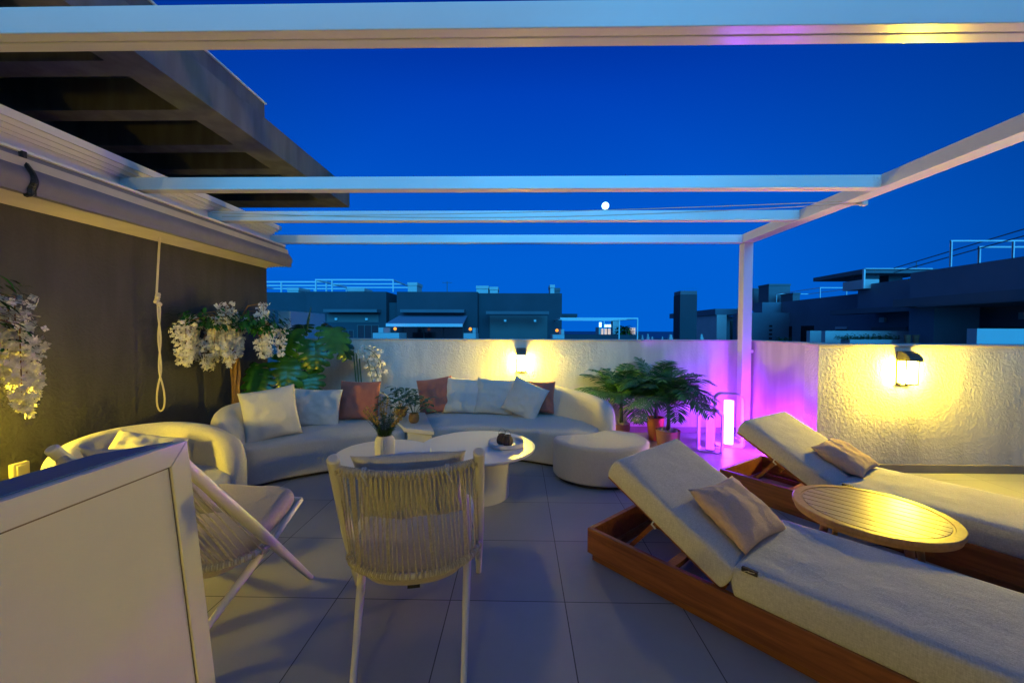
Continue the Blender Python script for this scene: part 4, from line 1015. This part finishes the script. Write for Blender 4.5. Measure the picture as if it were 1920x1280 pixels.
# ------------------------------------------------------------------ white panelled cabinet at the left
pn = empty('white_cabinet', (0, 0, 0), 0, 'white framed cabinet panel with blue sky reflection painted on top at the near left', 'cabinet')
def face_x(z): return -0.95+0.0*z
top = 1.116
def slant(y, z): return y+0.115*(top-z)          # far edge leans
vs = []
ptop = [(-0.95, 1.10), (-1.065, 0.965), (-1.075, -0.3), (-0.95, -0.3)]
v = [(x, slant(y, top) if y > 0.5 else y, top) for x, y in ptop]+[(x, slant(y, 0) if y > 0.5 else y, 0.0) for x, y in ptop]
MB().add(v, [(0, 1, 2, 3), (7, 6, 5, 4), (0, 4, 5, 1), (1, 5, 6, 2), (2, 6, 7, 3), (3, 7, 4, 0)]).build('body', M_panel, pn, bevel=0.003)
MB().prism([(-0.962, 1.075), (-1.055, 0.957), (-1.065, -0.29), (-0.962, -0.29)], top+0.001, top+0.004).build('sky_reflection_sheet', M_skyreflect, pn)  # added sheet, the sky's reflection is put into its colour
# raised frame: top rail and side stile, mitred, with a recessed field between
e = 0.006; sw_ = 0.058
def yy(z): return slant(1.10, z)
rail_ = [(-0.3, top), (yy(top), top), (yy(top-sw_)-sw_, top-sw_), (-0.3, top-sw_)]
stile = [(yy(top), top), (yy(0.02), 0.02), (yy(0.02)-sw_, 0.02), (yy(top-sw_)-sw_, top-sw_)]
for nm, poly, gap in (('top_rail', rail_, 0.0006), ('stile', stile, 0.0006)):
    cy = sum(p[0] for p in poly)/4; cz = sum(p[1] for p in poly)/4
    poly = [(p[0]-(0.0008 if p[0] > cy else -0.0008), p[1]-(0.0008 if p[1] > cz else -0.0008)) for p in poly]
    n = 4; q = [(-0.9495, y, z) for y, z in poly]+[(-0.9495+e, y, z) for y, z in poly]
    MB().add(q, [(0, 1, 2, 3), (7, 6, 5, 4), (0, 4, 5, 1), (1, 5, 6, 2), (2, 6, 7, 3), (3, 7, 4, 0)]).build(nm, M_panel, pn, bevel=0.0012)
s_ = MB()
s_.add([(-0.9492, -0.3, top-sw_-0.001), (-0.9492, yy(top-sw_)-sw_-0.001, top-sw_-0.001), (-0.9492, yy(top-sw_)-sw_-0.001, top-sw_-0.004), (-0.9492, -0.3, top-sw_-0.004)], [(0, 1, 2, 3)])
s_.add([(-0.9492, yy(top-sw_)-sw_-0.001, top-sw_-0.001), (-0.9492, yy(0.02)-sw_-0.001, 0.02), (-0.9492, yy(0.02)-sw_-0.004, 0.02), (-0.9492, yy(top-sw_)-sw_-0.004, top-sw_-0.001)], [(0, 1, 2, 3)])
s_.build('seam', M_panelline, pn)

# ------------------------------------------------------------------ neighbouring buildings
def fx(px, Y): return (px-974)/743*Y
def fz(py, Y): return 1.43+(620-py)/743*Y
def far(mb, x0, x1, yt, yb, Y, depth, dy=0):
    return mb.box((fx(x0, Y), Y+dy, fz(yb, Y)), (fx(x1, Y), Y+depth, fz(yt, Y)))
Y0 = 22.0
bl = empty('apartment_building', (0, 0, 0), 0, 'long dark apartment block with white roof pergola left of centre', 'building')
w_ = MB(); far(w_, 420, 570, 549, 900, Y0+0.8, 9); far(w_, 570, 723, 547.5, 900, Y0, 9); far(w_, 723, 743, 568, 900, Y0+0.5, 9); far(w_, 743, 895, 547.5, 900, Y0, 9); far(w_, 895, 1053, 550, 900, Y0+0.8, 9)
w_.build('wall', M_bld, bl)
c_ = MB()
for (a, b, y) in ((603, 705, 585), (749, 870, 585), (911, 1029, 588)): far(c_, a, b, y-4.5, y+1.2, Y0-0.7, 0.69)
c_.build('eaves', M_bld2, bl)
for a_ in ((610, 708, 590, 605, Y0-0.02, 0.02), (918, 1026, 592, 634, Y0+0.76, 0.04)):
    r_ = MB(); far(r_, *a_); r_.build('wall_recess', M_shut, bl)
for (a, b, yt, yb) in ((668, 708, 611, 640), (757, 868, 613, 640), (630, 660, 621, 640)):
    q = MB(); far(q, a, b, yt, yb, Y0-0.03, 0.03); wd = q.build('window', M_glass, bl)
    q = MB()
    for k in range(4): far(q, a+(b-a)*k/3-0.6, a+(b-a)*k/3+0.6, yt, yb, Y0-0.05, 0.02)
    far(q, a-0.6, b+0.6, yt-1, yt, Y0-0.05, 0.02)
    q.build('window_frame', M_shut, wd)
for (a, b) in ((919, 972), (974, 1026)):
    q = MB(); far(q, a, b, 606, 640, Y0+0.73, 0.03); q.build('roller_shutter', M_shut, bl)
for (a, y) in ((627, 599), (685, 599), (947, 601), (1003, 601)):
    q = MB(); far(q, a-2.2, a+2.2, y-2, y+2, Y0-0.15, 0.1); q.build('wall_light', M_farwhite, bl)
q = MB()
vs = [(fx(748, Y0), Y0-0.02, fz(592, Y0)), (fx(876, Y0), Y0-0.02, fz(592, Y0)), (fx(868, Y0-3), Y0-3, fz(607, Y0-3)), (fx(722, Y0-3), Y0-3, fz(607, Y0-3))]
vs2 = [Vector(p)-Vector((0, 0, 0.06)) for p in vs]
q.add(vs+vs2, [(0, 3, 2, 1), (4, 5, 6, 7), (0, 1, 5, 4), (1, 2, 6, 5), (2, 3, 7, 6), (3, 0, 4, 7)])
a_ = q.build('awning', M_blind, bl)
q = MB(); far(q, 722, 867, 607.2, 613, Y0-3.04, 0.03); q.build('valance', M_farwhite, a_)
for (x0, x1, yt) in ((764, 781, 530), (893, 915, 536), (918, 933, 538), (1031, 1039, 534), (1040, 1049, 540), (535, 556, 540), (650, 681, 541)):
    q = MB(); far(q, x0, x1, yt+6, 552, Y0+1.5, 1.2); far(q, x0-.8, x1+.8, yt, yt+5.5, Y0+1.45, 1.3)
    q.build('chimney', M_bldw if x0 != 1040 else M_bld2, bl)
q = MB(); far(q, 1053, 1082, 588, 594, Y0+1.5, 3); q.build('side_slab', M_bld, bl)
# its roof pergolas
def frame(name, x0, x1, yt, yb, Y, dep, label, posts, bars, thick=2.6, group='white roof pergolas on the neighbouring blocks', m=None):
    t_ = empty(name, (0, 0, 0), 0, label, 'pergola', group); m = m or M_farwhite
    q = MB(); tk = thick/743*Y
    for k in range(bars):
        yb_ = Y+dep*k/max(1, bars-1); q.box((fx(x0, Y), yb_, fz(yt, Y)-tk), (fx(x1, Y), yb_+tk, fz(yt, Y)))
    for x in (fx(x0, Y), fx(x1, Y)-tk): q.box((x, Y+tk, fz(yt, Y)-tk*0.98), (x+tk, Y+dep-.001, fz(yt, Y)-0.01))
    q.build('beams', m, t_)
    for p in posts:
        for yb_ in (Y, Y+dep): 
            q = MB(); q.box((fx(p, Y)-tk*0.4, yb_, fz(yb, Y)), (fx(p, Y)+tk*0.4, yb_+tk*0.8, fz(yt, Y)-tk)); q.build('post', m, t_)
frame('roof_pergola', 588, 737, 524, 548, Y0+0.5, 4.0, 'wide white roof pergola on the left neighbouring block', (589, 620, 736), 3)
frame('roof_pergola', 430, 610, 528, 550, Y0+2.5, 4.0, 'white roof pergola partly behind the wide one at the house corner', (523, 609), 3)
for (x, yt, Ya, lb) in ((838, 528, 24.0, 'thin rooftop antenna mast above the middle of the left block'), (1138, 612, 60.0, 'tiny distant antenna mast in the gap left of the hotel'), (1331, 612, 60.0, 'tiny distant antenna mast right of the chimney tower'), (1700, 492, 18.0, 'thin antenna mast on the right hand roofs beside the shelter')):
    t_ = empty('antenna', (fx(x, Ya), Ya, fz(552, Ya) if yt < 600 else fz(640, Ya)), 0, lb, 'antenna', 'antenna masts on the roofs'); hh = fz(yt, Ya)-t_.location.z
    MB().tube([(0, 0, 0), (0, 0, hh)], 0.025*Ya/24, 6).build('mast', M_bld2, t_)
    q = MB(); q.tube([(-0.3, 0, hh*0.9), (0.3, 0, hh*0.9)], 0.015*Ya/24, 5); q.build('crossbar', M_bld2, t_)
# low terrace walls with amber globes
for i, (x0, x1, yt, gx, lb) in enumerate(((697, 747, 624, 733, 'low white terrace wall under the left amber globe'), (869, 892, 624, 879, 'low white terrace wall under the middle amber globe'), (1036, 1058, 626, 1046, 'low white terrace wall under the right amber globe'))):
    q = MB(); far(q, x0, x1, yt+1, 700, Y0-4, 1.2); far(q, x1-6 if i else x0+11, x1-0.5 if i else x0+20, yt-9, yt+0.5, Y0-4.01, 1.0); tag(q.build('terrace_wall', M_bldw), lb, 'wall', 'low terrace walls of the neighbours')
    t_ = empty('globe_lamp', (fx(gx, Y0-4), Y0-3.5, fz(yt+1, Y0-4)), 0, ('left', 'middle', 'right')[i]+'most amber globe lamp glowing on a neighbouring terrace', 'lamp', 'amber globe lamps')
    MB().lathe([(0.001, 0.12), (0.05, 0.13), (0.08, 0.19), (0.05, 0.25), (0.001, 0.27)], 16).build('globe', M_globe, t_, smooth=True)
    MB().lathe([(0.001, 0), (0.08, 0), (0.08, 0.02), (0.02, 0.03), (0.02, 0.11), (0.001, 0.11)], 12).build('stand', M_lamp, t_)
# lower terrace with white pergola in the gap
q = MB(); far(q, 1056, 1200, 627, 700, 20, 3); tag(q.build('terrace_wall', M_bld), 'dark low terrace wall in the gap right of the long block', 'wall')
frame('terrace_pergola', 1050, 1195, 595, 640, 19.5, 3.5, 'white flat topped pergola in the gap beside the hotel sign', (1160, 1194), 3, 2.4)
q = MB(); far(q, 1148, 1160, 600, 640, 23, 0.5); tag(q.build('screen_wall', M_bldw), 'pale narrow screen wall below the gap pergola', 'wall')
# hotel far away with lit sign
YH = 320.0
h_ = empty('hotel_building', (0, 0, 0), 0, 'distant pale hotel with a glowing roof sign seen through the gap pergola', 'building')
q = MB(); far(q, 1122, 1125, 613, 640, YH, 14); far(q, 1125.5, 1146, 615, 640, YH+1, 14); q.build('wall', M_town, h_)
q = MB()
for k in range(5): far(q, 1127, 1144, 616.2+k*2.2, 617.3+k*2.2, YH+0.2, 0.5)
q.build('balconies', M_warmwin, h_)
q = MB(); far(q, 1123, 1127, 604, 612.5, YH+2, 1)
for (a, b) in ((1131.5, 1133), (1134, 1136), (1137, 1139), (1140, 1142), (1143, 1144.5)): far(q, a, b, 608, 611.8, YH+3, 1)
far(q, 1131, 1145, 611.4, 612.6, YH+3.1, .6); q.build('roof_sign', M_sign, h_)
h2 = empty('distant_building', (0, 0, 0), 0, 'distant apartment block with warm lit windows beside the hotel', 'building')
q = MB(); far(q, 1176, 1191, 613, 640, YH+30, 14); q.build('wall', M_town, h2)
q = MB()
for k in range(4):
    for j in range(4): far(q, 1177+j*3.5, 1179+j*3.5, 614.5+k*3, 616+k*3, YH+29, 0.8)
q.build('windows', M_warmwin, h2)
# dark shrub in the gap
def shrub(name, c, r, n, label, m, seed, kind='shrub', flat=1.0, leaf=0.12):
    rg = random.Random(seed); t_ = empty(name, c, 0, label, kind); lf = MB()
    for i in range(n):
        a = rg.random()*6.28; q = rg.random()**0.5*r; z = rg.random()*r*1.3*flat
        d = Vector((math.cos(a), math.sin(a), rg.uniform(-.3, .9))); leaf_strip(lf, (q*math.cos(a)*(1.1-z/(2.2*r*flat)), q*math.sin(a), z), d, d.cross(Vector((0, 0, 1))), leaf*rg.uniform(.7, 1.4), leaf*0.4, 0.6, 2)
    lf.build('foliage', m, t_); MB().tube([(0, 0, -0.3), (0, 0, r*0.8*flat)], 0.03, 6).build('stem', M_trunk, t_)
shrub('shrub', (fx(1168, 21), 21, 1.1), 0.45, 260, 'dark shrub under the gap pergola right of the screen wall', M_leaf, 51, leaf=0.3)
# tower chimney
t_ = empty('chimney_tower', (0, 0, 0), 0, 'tall dark chimney tower rising behind the back parapet', 'chimney')
q = MB(); far(q, 1272, 1303, 552, 760, 13, 0.55); q.build('shaft', M_bld, t_)
q = MB(); far(q, 1272.3, 1302.7, 545, 551.8, 13.01, 0.53); q.build('slatted_cap', M_bld2, t_)
# small roof vents on the low roofs
for i, (x, w1_, yt, lb) in enumerate(((1203, 4, 627, 'small white roof vent left of the pair above the parapet'), (1213, 5, 625, 'white boxy roof vent standing left of the chimney tower'), (1221, 5, 630, 'low white roof vent close to the parapet edge'), (1240, 4, 630, 'tiny white roof vent between the larger ones'), (1255, 8, 626, 'white domed roof vent touching the chimney tower side'), (1312, 6, 625, 'white boxy roof vent right of the chimney tower'))):
    t_ = empty('roof_vent', (fx(x, 16), 16, fz(645, 16)), 0, lb, 'roof vent', 'white roof vents on the low roofs'); hh = fz(yt, 16)-fz(645, 16); ww = w1_/743*16/2
    MB().box((-ww, -ww, 0), (ww, ww, hh*0.7)).build('base', M_bldw, t_, bevel=0.01)
    MB().lathe([(ww*0.7, hh*0.7), (ww*0.8, hh*0.85), (ww*0.5, hh), (0.001, hh)], 12).build('cowl', M_bldw, t_, smooth=True)

# right hand row of blocks: facades run along Y
rb_ = empty('terraced_block', (0, 0, 0), 0, 'nearest dark block on the right with deep shaded terrace', 'building', 'stepped dark blocks on the right')
X1 = 14.0
def side_y(px, X): return X*743/(px-974)
def rz_(ratio, X): return 1.43+ratio*X
ya, yb = 6.0, side_y(1690, X1)
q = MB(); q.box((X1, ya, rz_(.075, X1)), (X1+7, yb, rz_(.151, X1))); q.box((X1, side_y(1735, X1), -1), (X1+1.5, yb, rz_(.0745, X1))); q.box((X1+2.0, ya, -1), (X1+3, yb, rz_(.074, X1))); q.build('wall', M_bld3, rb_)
q = MB(); q.box((X1-0.6, ya, rz_(.063, X1)), (X1-0.01, side_y(1660, X1-.6), rz_(.083, X1))); q.box((X1-0.6, ya, rz_(.060, X1)), (X1+2, side_y(1735, X1), rz_(.0625, X1))); q.build('eaves', M_bld2, rb_)
q = MB()
for px in (1768, 1890): yv = side_y(px, X1+1.8); q.box((X1+1.85, yv-0.1, rz_(.03, X1)), (X1+1.99, yv+0.1, rz_(.03, X1)+0.22))
q.build('wall_light', M_bldw, rb_)
q = MB(); q.box((X1+1.93, 8, -0.8), (X1+1.99, side_y(1790, X1+2), rz_(.012, X1))); q.build('door_opening', M_dark, rb_)
rb2 = empty('terraced_block', (0, 0, 0), 0, 'middle dark block on the right with the planted white balcony', 'building', 'stepped dark blocks on the right')
X2 = 15.2; 
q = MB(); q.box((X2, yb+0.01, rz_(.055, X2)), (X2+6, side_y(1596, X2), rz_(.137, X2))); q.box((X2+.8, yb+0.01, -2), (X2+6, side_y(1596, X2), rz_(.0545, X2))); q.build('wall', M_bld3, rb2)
q = MB(); q.box((X2-0.6, yb+0.2, rz_(.052, X2)), (X2-0.01, side_y(1570, X2), rz_(.066, X2))); q.build('eaves', M_bld2, rb2)
q = MB(); yv = side_y(1645, X2+.8); q.box((X2+.68, yv-.12, rz_(.028, X2)), (X2+.79, yv+.12, rz_(.028, X2)+.22)); q.build('wall_light', M_bldw, rb2)
q = MB(); q.box((X2+.72, side_y(1688, X2+.8), -0.8), (X2+.79, side_y(1625, X2+.8), rz_(.014, X2))); q.build('shutter', M_shut, rb2)
rb3 = empty('terraced_block', (0, 0, 0), 0, 'farther dark block on the right with two dark door openings', 'building', 'stepped dark blocks on the right')
X3 = 16.6
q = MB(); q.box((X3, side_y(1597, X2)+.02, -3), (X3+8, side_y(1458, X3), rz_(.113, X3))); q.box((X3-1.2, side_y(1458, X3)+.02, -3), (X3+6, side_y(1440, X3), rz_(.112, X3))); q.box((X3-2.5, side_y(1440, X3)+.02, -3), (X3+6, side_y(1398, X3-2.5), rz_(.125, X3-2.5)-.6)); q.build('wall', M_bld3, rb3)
for (a, b, yt) in ((1462, 1478, 610), (1495, 1518, 609)):
    q = MB(); q.box((X3-0.03, side_y(b, X3), -0.5), (X3-0.001, side_y(a, X3), 1.43+(620-yt)/(((a+b)/2)-974)*X3)); q.build('doorway', M_dark, rb3)
q = MB(); q.box((X3-0.03, side_y(1578, X3), 0), (X3-0.001, side_y(1558, X3), rz_(.008, X3))); q.build('window', M_dark, rb3)
q = MB(); q.box((X3-0.05, side_y(1579, X3), rz_(.008, X3)+.01), (X3-0.001, side_y(1558, X3), rz_(.016, X3))); q.build('window_hood', M_bldw, rb3)
for k in range(4):
    q = MB(); yv = side_y(1440, X3-1.2); q.box((X3-1.23, side_y(1442, X3-1.2), 1.43-(k*7-8)/ (1440-974)*X3), (X3-1.201, side_y(1433, X3-1.2), 1.43-(k*7-11)/(1440-974)*X3)); q.build('vent_slit', M_dark, rb3)
for (a, b, yt, Xp) in ((1434, 1473, 532, 18.5), (1406, 1416, 540, 18.5), (1478, 1491, 548, 18.5)):
    q = MB(); Yp = side_y((a+b)/2, Xp); q.box((fx(a, Yp), Yp, rz_(.10, X3)), (fx(b, Yp), Yp+1.2, fz(yt+3, Yp))); q.box((fx(a-.5, Yp), Yp-.05, fz(yt+3, Yp)), (fx(b+.5, Yp), Yp+1.25, fz(yt, Yp))); q.build('chimney', M_bld2, rb3)
rb4 = empty('terraced_block', (0, 0, 0), 0, 'lowest block with pale end wall left of the white post', 'building', 'stepped dark blocks on the right')
YE = 33.0
q = MB(); far(q, 1337, 1400, 578, 589, YE, 10); far(q, 1353, 1400, 592, 700, YE+1.5, 8); q.build('wall', M_bld3, rb4)
q = MB(); far(q, 1340, 1358, 589.1, 700, YE, 8); q.build('end_wall', M_bldw, rb4)
q = MB(); far(q, 1366, 1392, 600, 636, YE+1.4, 0.08); q.build('doorway', M_dark, rb4)
# white balcony walls and planters on the right
q = MB(); q.box((fx(1539, 15), 15, -1), (fx(1690, 15), 15.2, fz(618, 15))); tag(q.build('balcony_wall', M_bldw), 'long pale balcony wall with planter behind the right parapet', 'wall', 'pale balcony walls of the neighbours')
q = MB(); q.box((fx(1511, 17), 17, -1), (fx(1540, 17), 17.2, fz(618, 17))); tag(q.build('balcony_wall', M_bldw), 'short pale balcony wall left of the planted one', 'wall', 'pale balcony walls of the neighbours')
q = MB(); q.box((fx(1813, 9), 9, -1), (fx(2300, 9), 9.2, fz(613, 9))); tag(q.build('balcony_wall', M_bldw), 'plain pale balcony wall at the right edge above the lamp', 'wall', 'pale balcony walls of the neighbours')
t_ = empty('planter', (0, 0, 0), 0, 'long white planter with dry low plants on the neighbouring balcony', 'planter')
q = MB(); q.box((fx(1584, 14), 14, -.5), (fx(1660, 14), 14.4, fz(634, 14))); q.build('trough', M_bldw, t_)
lf = MB(); rg = random.Random(8)
for i in range(700):
    x = rg.uniform(fx(1570, 14), fx(1680, 14)); z = fz(634, 14)+abs(rg.gauss(0, 0.07)); a = rg.random()*6.28; d = Vector((math.cos(a), math.sin(a), rg.random())); leaf_strip(lf, (x, 14.2+rg.uniform(-.15, .15), z), d, d.cross(Vector((0, 0, 1))), 0.12, 0.05, 0.5, 2)
lf.build('foliage', M_trunkleaf if 'M_trunkleaf' in globals() else M_stem, t_)
for i, (x, lb) in enumerate(((1688, 'left one of two small pots on the neighbouring balcony'), (1703, 'right one of two small pots on the neighbouring balcony'))):
    t_ = empty('balcony_pot', (fx(x, 14), 14, fz(640, 14)), 0, lb, 'pot', 'small pots on the balcony')
    MB().lathe([(0.001, 0), (0.07, 0), (0.10, 0.28), (0.09, 0.28), (0.001, 0.26)], 14).build('pot', M_terra, t_, smooth=True)
    MB().box((-0.1, -0.1, -1), (0.1, 0.1, -0.005)).build('pot_stand', M_bldw, t_)
shrub('shrub', (fx(1462, 20), 20, fz(640, 20)), 0.35, 150, 'small low shrub in front of the dark doorways on the right', M_leaf, 61, flat=0.6, leaf=0.2)
frame('roof_pergola', 1761, 1990, 452, 500, 13.2, 0.02, 'tall white roof frame at the right edge above the nearest block', (1763, 1874), 1, 2.6)
frame('roof_pergola', 1812, 1990, 463, 495, 13.8, 0.02, 'second lower white roof frame in front at the right edge', (1814,), 1, 3.0)
frame('roof_pergola', 1527, 1596, 538, 560, 24, 4, 'small white roof frame above the farther right block', (1528, 1576), 2, 1.6)
t_ = empty('roof_terrace_shelter', (0, 0, 0), 0, 'flat roofed shelter with pale chimney on the right roofs', 'shelter')
q = MB(); far(q, 1607, 1740, 504, 512, 17.5, 3); q.build('roof', M_bld2, t_)
q = MB(); far(q, 1609, 1634, 523, 540, 17.5, 1.2); q.build('chimney_wall', M_bldw, t_)
q = MB(); far(q, 1606, 1609, 505, 540, 17.4, .08); far(q, 1609, 1730, 503, 504.5, 17.4, 0.08); q.build('frame', M_farwhite, t_)
for a_ in ((1651, 1676, 512, 532, 18.2, 1.5), (1610, 1634, 514, 522, 17.8, .6)):
    q = MB(); far(q, *a_); q.build('dark_wall', M_bld, t_)
q = MB()
for (ya_, yb_) in ((503, 428), (511, 441)):
    q.tube([(fx(1660, 17), 17, fz(ya_, 17)), (fx(1920, 12), 12, fz(yb_-5, 12)), (fx(2300, 8), 8, fz(yb_-90, 8))], 0.02, 5)
tag(q.build('sail_cable', M_bld2), 'two dark thin cables rising over the right roofs', 'cable')

# moon
o = MB().lathe([(0.001, -1)]+[(math.cos(a), math.sin(a)) for a in [-PI/2+PI*k/12 for k in range(1, 12)]]+[(0.001, 1)], 24).build('moon', M_moon, smooth='all')
D = 4000; o.location = (0.2153*D, 1.0131*D, 0.3155*D+1.43); o.scale = (36,)*3; tag(o, 'bright full moon above the second far pergola beam', 'moon')
